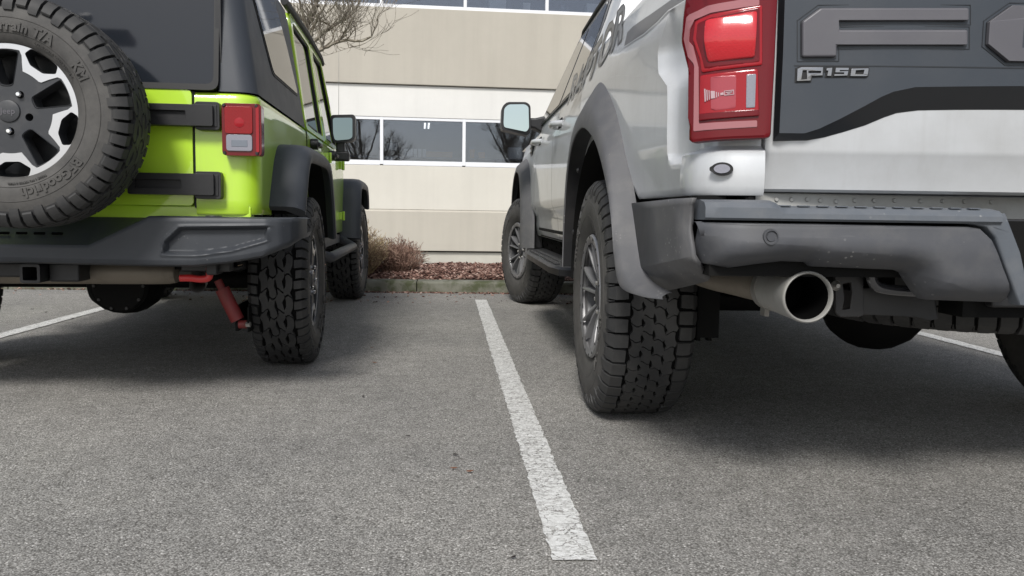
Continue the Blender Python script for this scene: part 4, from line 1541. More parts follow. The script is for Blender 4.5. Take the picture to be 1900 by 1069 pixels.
# rear bumper
rec = [(0.4985, 0.5738), (0.5069, 0.6163), (0.5581, 0.6669), (0.8639, 0.6747), (0.8557, 0.6259), (0.7398, 0.5916), (0.6212, 0.573)]
ztp = [(0, .607), (.245, .607), (.45, .708), (.95, .708), (.964, .703)]
zbt = [(0, .535), (.45, .527), (.60, .527), (.72, .540), (.84, .562), (.93, .600), (.964, .630)]
yfc = [(0, -1.0), (.80, -1.0), (.86, -.992), (.905, -.966), (.937, -.925), (.954, -.87), (.962, -.80), (.964, -.70)]
xs = [0, .08, .16, .23, .245, .26] + [.27 + .0052 * k for k in range(113)] + [.862, .872, .882, .892, .902, .912, .922, .930, .937, .943, .949, .954, .958, .961, .963, .964]
b = MB()
secs = []
for x in xs:
    y0, zt, zb = interp(x, yfc), interp(x, ztp), interp(x, zbt)
    yend = -.845 if x < .86 else lerp(-.845, -.60, sstep(.86, .96, x))
    ye = max(yend, y0 + .03)
    zz = .70 if x < .45 else zt
    col = [(x, y0 + .14, zb + .02), (x, y0 + .05, zb + .002), (x, y0 + .022, zb), (x, y0 + .007, zb + .007), (x, y0, zb + .022)]
    nr = 34
    for k in range(1, nr):
        z = lerp(zb + .022, zt - .016, k / nr)
        d = dist_poly((x, z), rec) if .25 < x < .90 else -1
        dep = .026 * sstep(-.002, .011, d) - .004 * (1 - sstep(0, .008, abs(d + .006)))
        col.append((x, y0 + dep, z))
    col += [(x, y0, zt - .016), (x, y0 + .005, zt - .005), (x, y0 + .017, zt), (x, lerp(y0 + .017, ye, .35), lerp(zt, zz, .3)), (x, ye, zz)]
    secs.append(col)
full = [[(-p[0], p[1], p[2]) for p in c_] for c_ in reversed(secs[1:])] + secs
b.grid(full)
bp = b.obj('rear_bumper', 'jplastic', car, smooth=38)
for k in range(5):
    b = MB(); b.box((-.12 + .06 * k, -.945, .640), (.036, .008, .006), 0, Matrix.Rotation(RAD(35), 3, 'X')); b.obj('drain_slot', 'hole', bp)
b = MB(); b.lathe([(.712, 0), (.712, .028), (.709, .030)], 'z', 24, (.66, -.93, 0)); b.obj('plug', 'black', bp)

# hitch, silencer, tow hook, damper, axle
b = MB()
hx = [(-0.01528, 0.5286), (0.0537, 0.4609)]
hx0, hx1, hz1, hz0 = hx[0][0], hx[1][0], hx[0][1], hx[1][1]
hc, hzc, hr = (hx0 + hx1) / 2, (hz0 + hz1) / 2, (hx1 - hx0) / 2
b.xz(round_poly(rect(hc - hr, hzc - hr, hc + hr, hzc + hr), .01, 3), -.94, -.70, 0, [round_poly(rect(hc - hr + .010, hzc - hr + .010, hc + hr - .010, hzc + hr - .010), .006, 3)])
hi = b.obj('hitch_receiver', 'black', car, bevel=.003)
b = MB(); b.span((hc - hr + .008, -.72, hzc - hr + .008), (hc + hr - .008, -.71, hzc + hr - .008)); b.obj('receiver_bore', 'hole', hi)
b = MB(); b.span((hc + hr + .002, -.88, hzc - hr), (hc + hr + .11, -.74, hzc + hr)); b.span((hc - hr - .25, -.86, hzc - .02), (hc - hr - .002, -.74, hzc + hr)); b.obj('hitch_bracket', 'black', hi, bevel=.008)
b = MB()
secs = []
for x in (-.62, -.60, -.5, -.2, .1, .36, .44, .465):
    e = 1 if -.55 < x < .40 else (.86 if x > .45 or x < -.61 else .97)
    secs.append([(x, -.68 + .11 * e * math.cos(a) * (1 if abs(math.cos(a)) < .8 else .95), .486 + .046 * e * max(-1, min(1, 1.25 * math.sin(a)))) for a in (2 * math.pi * k / 24 for k in range(24))])
b.loft(secs)
mf = b.obj('silencer', 'muffler', car, smooth=40)
b = MB(); b.tube(smooth_path([(.46, -.66, .48), (.53, -.68, .47), (.56, -.76, .455), (.57, -.83, .445)], 4), .030, 14, caps=False); b.obj('tail_pipe', 'steel', mf)
b = MB()
hk = [(0.5159, -0.86, 0.4755), (0.551, -0.86, 0.4757), (0.5901, -0.86, 0.4719), (0.6177, -0.86, 0.4761), (0.6239, -0.86, 0.4925), (0.6244, -0.86, 0.517)]
b.tube(smooth_path(hk, 4), .0135, 10)
b.obj('tow_hook', 'redpaint', car, smooth=50)
b = MB(); b.span((.52, -.86, .50), (.70, -.80, .56)); b.span((.62, -.90, .49), (.66, -.80, .55)); b.obj('hook_bracket', 'black', car, bevel=.006)
dp = [(0.5461, -0.42, 0.4309), (0.5634, -0.42, 0.3936), (0.6267, -0.42, 0.2576)]
b = MB()
b.tube([dp[0], dp[1]], .017, 12); b.tube([dp[1], dp[2]], .030, 16)
e = Vector(dp[2])
dmp = b.obj('rear_damper', 'dullred', car, smooth=40)
b = MB(); b.tube([e + Vector((.005, 0, -.018)), e + Vector((.04, 0, -.018))], .019, 12); b.obj('damper_eye', 'dullred', dmp)
b = MB(); b.span((e.x - .012, e.y + .01, e.z - .05), (e.x + .0, e.y + .45, e.z + .06)); b.span((e.x + .045, e.y - .02, e.z - .05), (e.x + .052, e.y + .45, e.z + .06)); b.obj('damper_mount', 'under', car)
b = MB(); b.tube([e + Vector((.038, -.01, -.018)), e + Vector((.056, -.012, -.018))], .013, 6); b.obj('bolt', 'steel', dmp)
b = MB()
b.tube([(-.78, 0, .40), (.78, 0, .40)], .042, 16)
pc = [(0.03408, -0.12, 0.3406)][0]
secs = []
for k in range(9):
    t = -1 + 2 * k / 8
    rr = math.sqrt(max(0.02, 1 - t * t))
    secs.append([(pc[0] + t * .175, -.02 + .20 * rr * math.cos(a), .385 + .148 * rr * math.sin(a)) for a in (2 * math.pi * q / 20 for q in range(20))])
b.loft(secs)
b.obj('rear_axle', 'under', car, smooth=60)
b = MB()
for sg in (-1, 1):
    b.span((sg * .50 - .04, -.75, .50), (sg * .50 + .04, 2.9, .62))
    b.tube([(sg * .56, -.02, .42), (sg * .54, .7, .48)], .025, 8)
    b.tube(smooth_path([(sg * .48, -.02, .44), (sg * .48, -.02, .60)], 4), .06, 12)
b.span((-.5, -.70, .53), (.5, -.60, .60)); b.span((-.5, .3, .56), (.5, 2.4, .60)); b.tube([(-.75, 2.946, .40), (.75, 2.946, .40)], .04, 12)
b.span((-.42, .25, .43), (.42, 1.2, .56))
b.obj('chassis_frame', 'under', car)
b = MB(); b.tube(smooth_path([(.62, -.30, .52), (.60, -.26, .47), (.2, -.24, .46), (-.3, -.24, .46), (-.60, -.26, .47), (-.62, -.30, .52)], 4), .013, 8); b.obj('sway_bar', 'black', car)
b = MB(); b.lathe([(-.215, .0), (-.215, .112), (-.205, .122), (-.19, .122)], 'y', 28, (pc[0] + .03, 0, .385)); b.obj('diff_cover', 'under', car)
for k in range(10):
    a = 2 * math.pi * k / 10
    b = MB(); b.lathe([(-.222, 0), (-.222, .007), (-.21, .008)], 'y', 6, (pc[0] + .03 + .106 * math.cos(a), 0, .385 + .106 * math.sin(a))); b.obj('cover_bolt', 'black', car)
# rock rail
b = MB()
b.tube([(.80, .62, .50), (.90, .70, .47), (.90, 2.25, .47), (.80, 2.34, .52)], .030, 12)
b.span((.70, .75, .50), (.80, 2.25, .56))
rr_ = b.obj('rock_rail', 'bumper', car, smooth=50)
mirror_tree(rr_, car)
# mirrors
b = MB()
mc = [(0.7968, 1.389), (0.9606, 1.397), (0.9601, 1.232), (0.9344, 1.213), (0.8139, 1.199), (0.7997, 1.257)]
b.xz(round_poly([(p[0], p[1]) for p in mc], .022, 4), 1.70, 1.80)
mr = b.obj('wing_mirror', 'black', car, bevel=.02, seg=3)
cx, cz = sum(p[0] for p in mc) / 6, sum(p[1] for p in mc) / 6
b = MB()
gp = round_poly([(cx + (p[0] - cx) * .80, cz + (p[1] - cz) * .80) for p in mc], .018, 4)
b.plate(gp, [], lambda p: (p[0], 1.688 + (p[0] - cx) * .10, p[1]), lambda p: (p[0], 1.715, p[1])); b.obj('mirror_glass', 'mirror_dark', mr, smooth=20)
b = MB(); b.span((cx - .05, 1.73, cz - .15), (cx + .01, 1.78, cz - .06)); b.span((HW, 1.72, cz - .20), (cx + .04, 1.80, cz - .135)); b.obj('mirror_arm', 'black', mr, bevel=.012)
mirror_tree(mr, car)
b = MB(); b.tube([(.76, 2.6, 1.05), (.762, 2.6, 1.5), (.765, 2.6, 2.0)], [.003, .0022, .0014], 6); b.lathe([(1.08, .0), (1.08, .012), (1.03, .018)], 'z', 12, (.76, 2.6, 0))
b.obj('aerial', 'steel', car)

# wheels: four on the ground, the spare on its carrier
jeep_wheel(car, (.787, 0, .400), 0, None, 1, 12)
jeep_wheel(car, (-.83, 0, .400), 0, None, -1, 40)
jeep_wheel(car, (.80, 2.946, .400), -3, None, 1, 50)
jeep_wheel(car, (-.80, 2.946, .400), -3, None, -1, 25)
sc = [(0.109, -1.24, 1.037)][0]
spare = jeep_wheel(car, (sc[0], -1.24 + .108, sc[2]), -90, 1, 1, 0)
for ch in spare.children:
    if ch.name.startswith(('tyre', 'raised')):
        ch.scale = (1, .925, .925)
spare['label'] = 'spare wheel with machined spoke outlines on the tailgate'
b = MB()
b.span((sc[0] - .10, -1.06, sc[2] - .12), (sc[0] + .10, -.86, sc[2] + .12)); b.span((sc[0] - .16, -.92, sc[2] - .2), (sc[0] + .16, -.862, sc[2] + .2))
b.tube([(sc[0], -1.0, sc[2]), (sc[0], -.98, sc[2] + .46), (sc[0], -1.06, sc[2] + .50)], .02, 8)
cr = b.obj('spare_carrier', 'black', car, bevel=.01)
b = MB(); b.span((sc[0] - .10, -1.16, sc[2] + .425), (sc[0] + .155, -1.06, sc[2] + .46)); b.obj('brake_lamp', 'red_mid', cr, bevel=.008)

# ================================================================ SILVER PICKUP
trk = tag(empty('pickup_truck', (1.595, 2.98, 0), -.6), 'pale silver pickup truck with grey wheel flares and raised letters on its tailgate', 'truck')

def drape(poly, fn, step=.03, edge=.012, holes=(), th=.0):
    """a skin cut to a 2-D outline, laid over fn(a, b, sink) with rolled-over edges"""
    bm = bmesh.new()
    loops = [list(poly)] + [list(h) for h in holes]
    flat = [p for l in loops for p in l]
    vs_ = [bm.verts.new((p[0], p[1], 0)) for p in flat]
    for t in tessellate_polygon([[Vector((p[0], p[1], 0)) for p in l] for l in loops]):
        try: bm.faces.new([vs_[i] for i in t])
        except ValueError: pass
    bmesh.ops.recalc_face_normals(bm, faces=bm.faces)
    if edge:
        bmesh.ops.inset_region(bm, faces=bm.faces[:], thickness=edge * .3, use_even_offset=False, use_boundary=True)
        inner = [f for f in bm.faces if all(dist_ok(v.co, loops, edge * .25) for v in f.verts)]
        if inner:
            bmesh.ops.inset_region(bm, faces=inner, thickness=edge * .7, use_even_offset=False, use_boundary=True)
    a0, a1 = min(p[0] for p in poly), max(p[0] for p in poly)
    b0, b1 = min(p[1] for p in poly), max(p[1] for p in poly)
    for ax, lo, hi in ((0, a0, a1), (1, b0, b1)):
        n = int((hi - lo) / step)
        for k in range(1, n + 1):
            c = lo + (hi - lo) * k / (n + 1)
            no = (1, 0, 0) if ax == 0 else (0, 1, 0)
            co = (c, 0, 0) if ax == 0 else (0, c, 0)
            bmesh.ops.bisect_plane(bm, geom=bm.verts[:] + bm.edges[:] + bm.faces[:], plane_co=co, plane_no=no)
    V = []
    bm.verts.index_update()
    for v in bm.verts:
        a, b_ = v.co.x, v.co.y
        sink = 0
        if edge:
            d = min(abs(dist_poly((a, b_), l)) for l in loops)
            if d < edge:
                sink = edge * (1 - math.sqrt(max(0, 1 - (1 - d / edge) ** 2)))
        V.append(tuple(fn(a, b_, sink)))
    F = [tuple(v.index for v in f.verts) for f in bm.faces]
    # skirt so that the skin has depth
    if th:
        bd = [e for e in bm.edges if len(e.link_faces) == 1]
        idx = {}
        for e in bd:
            for v in e.verts:
                if v.index not in idx:
                    idx[v.index] = len(V)
                    V.append(tuple(fn(v.co.x, v.co.y, edge + th)))
        for e in bd:
            a, b_ = e.verts[0].index, e.verts[1].index
            F.append((a, b_, idx[b_], idx[a]))
    bm.free()
    m = MB(); m.add(V, F)
    return m
def dist_ok(co, loops, d):
    return min(abs(dist_poly((co.x, co.y), l)) for l in loops) > d

LENS = [(-.952, -.90), (-.998, -.975), (-1.026, -1.03), (-1.010, -1.075), (-.969, -1.108), (-.91, -1.13), (-.86, -1.142), (-.80, -1.150)]
def lens_pt(s, z, off=0.0):
    for (x0, y0), (x1, y1) in zip(LENS, LENS[1:]):
        l_ = math.hypot(x1 - x0, y1 - y0)
        if s <= l_ or (x1, y1) == LENS[-1]:
            t = s / l_
            return (lerp(x0, x1, t) + (y1 - y0) / l_ * off, lerp(y0, y1, t) - (x1 - x0) / l_ * off, z)
        s -= l_

# ---------------------------------------------------------------- bed side and rear corner
def bed_x(y, z):
    x = interp(y, [(-1.2, -1.005), (-.83, -1.012), (-.5, -1.026), (-.3, -1.03), (.62, -1.03)])
    x += .030 * sstep(1.22, 1.42, z) + .012 * sstep(.95, .78, z)
    return x
crease = [(.86, -.86), (.90, -.845), (1.02, -.84), (1.08, -.83), (1.13, -.74), (1.19, -.73), (1.26, -.80), (1.40, -.86)]
def bed_side():
    ys = [.618, .612, .56, .50, .45, .40, .34, .28, .2, .1, 0, -.1, -.2, -.28, -.34, -.40, -.46, -.52, -.58, -.64]
    # columns up to the crease, then columns that follow it back to the lamp
    cols = [('y', y) for y in ys] + [('a', t) for t in (0, .35, .7, .93, 1.0)] + [('b', t) for t in (.05, .12, .25, .4, .6, .8, 1.0)]
    zrel = sorted(set([k / 40 for k in range(41)] + [.12 + .008 * k for k in range(12)]))
    corner = smooth_path([(-1.005, -.975), (-1.004, -1.02), (-.992, -1.062), (-.968, -1.095), (-.93, -1.118), (-.89, -1.130), (-.853, -1.136)], 4)
    secs = []
    for kind, q in cols:
        def Y(z):
            if kind == 'y': return q
            yc = interp(z, crease)
            return lerp(-.66, yc, q) if kind == 'a' else lerp(yc, -.97, q)
        yb_ = Y(.79)
        rr = (.60 if yb_ < -.3 else .65) ** 2 - yb_ * yb_
        arch = .43 + math.sqrt(rr) if rr > 0 else 0
        z0 = min(max(.785 if yb_ < 0 else .56, arch), 1.12)
        col = [(bed_x(yb_, z0) + .03, Y(z0), z0), (bed_x(yb_, z0) + .004, Y(z0), z0 + .001)]
        for t in zrel:
            z = lerp(z0 + .008, 1.40, t)
            y = Y(z)
            x = bed_x(y, z)
            k = sstep(.866, .894, z)
            if kind == 'b':
                x += k * (.012 * sstep(0, .12, q) + .42 * (interp(z, crease) - y))
            col.append((x, y, z))
        x, y_, z = col[-1]
        col += [(x + .006, y_, z + .012), (x + .02, y_, z + .018), (x + .09, y_, z + .02)]
        secs.append(col)
    for i, p in enumerate(corner):
        t_ = (corner[min(i + 1, len(corner) - 1)] - corner[max(i - 1, 0)]).normalized()
        nx_, ny_ = t_.y, -t_.x                        # points outward (rear / left)
        col = [(p.x - nx_ * .03, p.y - ny_ * .03, .785), (p.x - nx_ * .004, p.y - ny_ * .004, .786)]
        for t in zrel:
            z = lerp(.793, 1.40, t)
            k = sstep(.886, .906, z)
            d = k * .046 - .004 * math.sin(max(0, min(1, (z - .79) / .09)) * math.pi)
            col.append((p.x - nx_ * d, p.y - ny_ * d, z))
        x, y_, z = col[-1]
        col += [(x + .006, y_, z + .012), (x + .02, y_, z + .018), (x + .09, y_, z + .02)]
        secs.append(col)
    b = MB(); b.grid(secs)
    return b.obj('bed_side', 'silver', trk, smooth=32)
bs = bed_side()
b = MB(); b.span((-.90, -.84, .80), (-.80, .6, 1.38))
b.obj('bed_inner', 'under', bs)
# reversing/marker pod under the lamp
pod = [(0.2731, 0.8465), (0.2457, 0.8466), (0.2963, 0.8465)]
cs, cz_ = pod[0]; rw = (pod[2][0] - pod[1][0]) / 2
def oval(rx, rz, n=24): return [(cs + rx * math.cos(2 * math.pi * k / n), cz_ + rz * math.sin(2 * math.pi * k / n)) for k in range(n)]
b = MB(); b.plate(oval(rw, .0155), [], lambda p: lens_pt(p[0], p[1], .012), lambda p: lens_pt(p[0], p[1], -.004)); pm = b.obj('marker_pod', 'rubber_trim', bs, bevel=.003)
b = MB(); b.plate(oval(rw * .74, .0105), [], lambda p: lens_pt(p[0], p[1], .015), lambda p: lens_pt(p[0], p[1], .008)); b.obj('pod_lens', 'clear', pm, bevel=.003)
# tail lamp, layer by layer
def lens_layer(name, poly, mt, off, parent, edge=.004, th=.006, step=.02, r=.006, holes=(), bulge=0.0):
    zc = (max(p[1] for p in poly) + min(p[1] for p in poly)) / 2
    zh = (max(p[1] for p in poly) - min(p[1] for p in poly)) / 2
    pp = round_poly(poly, r, 3) if r else poly
    m_ = drape(pp, lambda s, z, k: lens_pt(s, z, off - k + bulge * (1 - ((z - zc) / zh) ** 2)), step, edge, holes, th)
    return m_.obj(name, mt, parent, smooth=40)
lo = [(0.1626, 1.213), (0.1575, 1.151), (0.1898, 1.08), (0.1976, 0.9075), (0.2192, 0.9092), (0.2706, 0.9128), (0.3773, 0.9161), (0.379, 1.073), (0.3794, 1.229), (0.3799, 1.301), (0.2499, 1.305), (0.1741, 1.274)]
lm = lens_layer('tail_lamp', lo, 'red_dark', .016, trk, .008, .02, .02, .012)
lens_layer('light_guide', [(0.1826, 1.203), (0.1747, 1.154), (0.2038, 1.087), (0.2075, 0.935), (0.3459, 0.9419), (0.3452, 0.9567), (0.2203, 0.952), (0.2146, 1.082), (0.1943, 1.147), (0.1991, 1.192), (0.2383, 1.203), (0.3395, 1.214), (0.3387, 1.232), (0.2312, 1.22)], 'guide', .0178, lm, 0, .003, .02, .003)
lens_layer('upper_frame', [(0.202, 1.188), (0.2359, 1.199), (0.3466, 1.215), (0.3522, 1.08), (0.2225, 1.068), (0.2159, 1.101), (0.1975, 1.146)], 'red_mid', .020, lm, .004, .006)
lens_layer('upper_shade', [(0.2075, 1.184), (0.2362, 1.192), (0.342, 1.21), (0.3471, 1.086), (0.2289, 1.075), (0.2204, 1.106), (0.2049, 1.146)], 'red_dark', .0205, lm, .003, .003)
lens_layer('upper_reflector', [(0.2312, 1.186), (0.3352, 1.201), (0.3335, 1.097), (0.2388, 1.09), (0.2316, 1.14)], 'red_bright', .0225, lm, .003, .004, .012, .006, (), .013)
lens_layer('lower_frame', [(0.2187, 1.063), (0.3429, 1.073), (0.3497, 0.9665), (0.22, 0.9583)], 'red_mid', .021, lm, .005, .006)
lens_layer('lower_panel', [(0.2454, 1.058), (0.2978, 1.059), (0.2995, 0.9842), (0.2497, 0.9791)], 'pinkish', .0218, lm, .002, .002)
lens_layer('lower_bezel', [(0.2207, 0.9746), (0.3479, 0.9812), (0.3491, 0.9665), (0.2214, 0.9582)], 'red_dark', .0222, lm, .002, .002, .02, .003)
cl_ = lens_layer('reflex_strip', [(0.317, 1.06), (0.3386, 1.061), (0.3393, 0.985), (0.3188, 0.9839)], 'clear', .0225, lm, .002, .003, .02, .003)
IC = [[(0.2325, 1.031), (0.2359, 1.03), (0.2383, 1.002), (0.235, 1.001)], [(0.2379, 1.028), (0.2406, 1.028), (0.2428, 1.004), (0.2402, 1.003)], [(0.2433, 1.027), (0.2459, 1.026), (0.2474, 1.005), (0.2452, 1.005)],
      [(0.2486, 1.025), (0.2509, 1.024), (0.252, 1.008), (0.2499, 1.007)], [(0.2534, 1.022), (0.2555, 1.022), (0.2563, 1.01), (0.2544, 1.009)], [(0.258, 1.021), (0.26, 1.02), (0.2605, 1.012), (0.2587, 1.011)],
      [(0.263, 1.019), (0.2702, 1.021), (0.271, 1.015), (0.2638, 1.014)]]
for q in IC:
    lens_layer('sensor_mark', q, 'icon', .0236, lm, 0, .001, .05, 0)
bx_ = [(0.2713, 1.024), (0.2931, 1.026), (0.2941, 1.015), (0.2723, 1.013)]
b_in = [(0.2729, 1.023), (0.2919, 1.024), (0.2926, 1.016), (0.2738, 1.015)]
lens_layer('sensor_mark', bx_, 'icon', .0234, lm, 0, .001, .05, 0, (b_in,))
lens_layer('sensor_mark', [(0.275, 1.021), (0.2896, 1.022), (0.2898, 1.02), (0.2752, 1.019)], 'icon', .0236, lm, 0, .001, .05, 0)
lens_layer('sensor_mark', [(0.2788, 1.018), (0.2861, 1.018), (0.2863, 1.017), (0.279, 1.016)], 'icon', .0236, lm, 0, .001, .05, 0)

# ---------------------------------------------------------------- tailgate
def tgy(x): return -1.175 + .055 * (x / .84) ** 2
b = MB()
secs = []
for k in range(33):
    x = lerp(-.8435, .8435, k / 32)
    e = .012 * max(0, (abs(x) - .8315) / .012) ** 2
    y = tgy(x) + e
    secs.append([(x, y + .07, .796), (x, y + .030, .797), (x, y + .022, .803), (x, y + .008, .873), (x, y + .003, .884), (x, y, .895), (x, y, 1.20), (x, y, 1.39), (x, y + .02, 1.415), (x, y + .07, 1.42)])
b.loft(secs, 0, True, True)
tgt = b.obj('tailgate', 'silver', trk, smooth=30)
def mirror_half(p): return p + [(-x, z) for x, z in reversed(p)]
base_h = [(-0.8351, 1.38), (-0.8308, 1.114), (-0.8307, 0.9135), (-0.7532, 0.9155), (-0.7142, 0.9233), (-0.6704, 0.9362), (-0.6232, 0.9516), (-0.5798, 0.9707), (-0.5519, 0.9809), (-0.5028, 0.9877), (-0.432, 0.9899), (-0.2559, 0.9928)]
face_h = [(-0.8286, 1.372), (-0.8253, 1.109), (-0.8258, 0.9299), (-0.7687, 0.9298), (-0.7365, 0.9405), (-0.6891, 0.9643), (-0.6371, 0.9928), (-0.6006, 1.014), (-0.5734, 1.026), (-0.5241, 1.037), (-0.4496, 1.039), (-0.2765, 1.043)]
b = MB()
o1, o2 = mirror_half(base_h), mirror_half(face_h)
o1[0] = (o1[0][0], 1.395); o1[-1] = (o1[-1][0], 1.395); o2[0] = (o2[0][0], 1.375); o2[-1] = (o2[-1][0], 1.375)
n = len(o1)
b.loft([[(x, tgy(x) - .001, z) for x, z in o1], [(x, tgy(x) - .024, z) for x, z in o2]], 0, True, False)
ap = b.obj('applique_edge', 'gloss_black', tgt, smooth=30)
fm = drape(o2, lambda x, z, s: (x, tgy(x) - .0242, z), .06, 0)
fm.obj('applique_face', 'slate', tgt, smooth=30)
# raised letters across the panel
zt_, zb_ = 1.2195, 1.0965
def letter(name, outer, holes=()):
    c = (sum(p[0] for p in outer) / len(outer), sum(p[1] for p in outer) / len(outer))
    w_ = max(p[0] for p in outer) - min(p[0] for p in outer)
    pad = MB()
    og = offset_poly(outer, .0085)
    pad.plate(og, [offset_poly(outer, .0070)], lambda p: (p[0], tgy(p[0]) - .0256, p[1]), lambda p: (p[0], tgy(p[0]) - .02, p[1]))
    pad.plate(offset_poly(outer, .0016), [offset_poly(h, -.0016) for h in holes], lambda p: (p[0], tgy(p[0]) - .0254, p[1]), lambda p: (p[0], tgy(p[0]) - .02, p[1]))
    pd = pad.obj('letter_rim_shade', 'gloss_black', tgt, smooth=20)  # black rims laid on the panel, painting shaded grooves round the letter
    m_ = MB()
    m_.plate(outer, holes, lambda p: (p[0], tgy(p[0]) - .0355, p[1]), lambda p: (p[0], tgy(p[0]) - .022, p[1]))
    return m_.obj(name, 'letter', pd, bevel=.0055, seg=2)
def offset_poly(p, d):
    """grow (d > 0) a polygon of either winding"""
    A = sum(a[0] * b_[1] - b_[0] * a[1] for a, b_ in zip(p, p[1:] + p[:1]))
    sg = 1 if A > 0 else -1
    out_ = []
    for i in range(len(p)):
        a, q, c = Vector(p[i - 1]), Vector(p[i]), Vector(p[(i + 1) % len(p)])
        t1, t2 = (q - a).normalized(), (c - q).normalized()
        n1, n2 = Vector((t1.y, -t1.x)) * sg, Vector((t2.y, -t2.x)) * sg
        m_ = (n1 + n2)
        m_ = m_ / max(.3, m_.length_squared) * 2
        out_.append(tuple(q + m_ * d))
    return out_
F_ = [(-0.7503, 1.21), (-0.4195, 1.213), (-0.4176, 1.185), (-0.7083, 1.182), (-0.7073, 1.162), (-0.4187, 1.165), (-0.4165, 1.131), (-0.7098, 1.128), (-0.7084, 1.101), (-0.7856, 1.1), (-0.7893, 1.18)]
letter('raised_letter', F_)
def LZ(t): return lerp(zb_, zt_, t)
O0, O1 = -.372, -.012
letter('raised_letter', [(O0, LZ(.30)), (O0, LZ(.70)), (O0 + .05, LZ(1)), (O1 - .05, LZ(1)), (O1, LZ(.70)), (O1, LZ(.30)), (O1 - .05, LZ(0)), (O0 + .05, LZ(0))],
       [[(O0 + .078, LZ(.24)), (O1 - .078, LZ(.24)), (O1 - .078, LZ(.76)), (O0 + .078, LZ(.76))]])
R0, R1 = .014, .374
letter('raised_letter', [(R0, LZ(0)), (R0, LZ(1)), (R1 - .04, LZ(1)), (R1, LZ(.78)), (R1, LZ(.52)), (R1 - .03, LZ(.38)), (R1, LZ(.20)), (R1, LZ(0)), (R1 - .075, LZ(0)), (R1 - .09, LZ(.26)), (R0 + .075, LZ(.26)), (R0 + .075, LZ(0))],
       [[(R0 + .078, LZ(.50)), (R1 - .075, LZ(.50)), (R1 - .075, LZ(.76)), (R0 + .078, LZ(.76))]])
D0, D1 = .398, .792
letter('raised_letter', [(D0, LZ(0)), (D0, LZ(1)), (D1 - .06, LZ(1)), (D1, LZ(.62)), (D1, LZ(.38)), (D1 - .06, LZ(0))],
       [[(D0 + .078, LZ(.24)), (D1 - .085, LZ(.24)), (D1 - .072, LZ(.40)), (D1 - .072, LZ(.60)), (D1 - .085, LZ(.76)), (D0 + .078, LZ(.76))]])
# black strip painting the shaded recess edge under the letters
b = MB()
b.grid([[(x, tgy(x) - .0252, z) for x in [lerp(-.80, .80, k / 20) for k in range(21)]] for z in (1.0815, 1.0840)]); b.obj('recess_edge_shade', 'gloss_black', tgt)
# small badge: F 1 5 0 in polished cut letters
BD = [[(-0.794, 1.075), (-0.7846, 1.079), (-0.7365, 1.079), (-0.7367, 1.06), (-0.7608, 1.059), (-0.7627, 1.048), (-0.7939, 1.047)],
      [(-0.7291, 1.077), (-0.7159, 1.078), (-0.7174, 1.059), (-0.7271, 1.059), (-0.7253, 1.071), (-0.7295, 1.071)],
      [(-0.7087, 1.078), (-0.6786, 1.078), (-0.6795, 1.072), (-0.6988, 1.072), (-0.6987, 1.07), (-0.6795, 1.071), (-0.6813, 1.06), (-0.7114, 1.059), (-0.711, 1.064), (-0.69, 1.064), (-0.6895, 1.067), (-0.7094, 1.067)],
      [(-0.6726, 1.077), (-0.6352, 1.078), (-0.6338, 1.075), (-0.6355, 1.061), (-0.639, 1.059), (-0.6752, 1.059), (-0.6742, 1.073)]]
HL = [([(-0.7818, 1.071), (-0.7734, 1.071), (-0.7719, 1.052), (-0.7839, 1.051)], [(-0.7685, 1.069), (-0.7408, 1.07), (-0.7419, 1.066), (-0.7683, 1.066)]), (), (), ([(-0.6627, 1.073), (-0.6446, 1.073), (-0.6465, 1.064), (-0.664, 1.064)],)]
for pl, hl in zip(BD, HL):
    pd = MB(); pd.plate(offset_poly(pl, .0028), [], lambda p: (p[0], tgy(p[0]) - .0258, p[1]), lambda p: (p[0], tgy(p[0]) - .02, p[1]))
    pdo = pd.obj('badge_backing', 'rubber_trim', tgt, smooth=20)
    m_ = drape(pl, lambda x, z, s: (x, tgy(x) - .0305 + s, z), .05, .0025, hl, .005)
    m_.obj('badge_letter', 'badge', pdo, smooth=20)

# ---------------------------------------------------------------- roll pan with rivets, bumper
def byc(x): return -1.30 + .055 * x * x
b = MB(); b.span((-.862, -1.075, .735), (.862, -1.055, .795)); rp = b.obj('roll_pan', 'pan', trk, bevel=.004)
for (x, z) in [(-0.7978, 0.779), (-0.7604, 0.7796), (-0.7215, 0.7802), (-0.6892, 0.7781), (-0.6501, 0.7762), (-0.603, 0.7795), (-0.5543, 0.7803), (-0.5027, 0.7811), (-0.4371, 0.7808), (-0.3797, 0.7817), (-0.3246, 0.7813), (-0.2556, 0.781)]:
    b = MB(); b.lathe([(-1.0795, 0), (-1.0795, .0042), (-1.0775, .0055), (-1.075, .0056)], 'y', 10, (x, 0, z)); b.obj('rivet', 'pan', rp)
b = MB(); b.span((-.89, -1.12, .765), (-.865, -1.06, .79)); b.tube([(-.878, -1.125, .778), (-.878, -1.10, .778)], .008, 10); b.obj('corner_bracket', 'under', trk, bevel=.004)

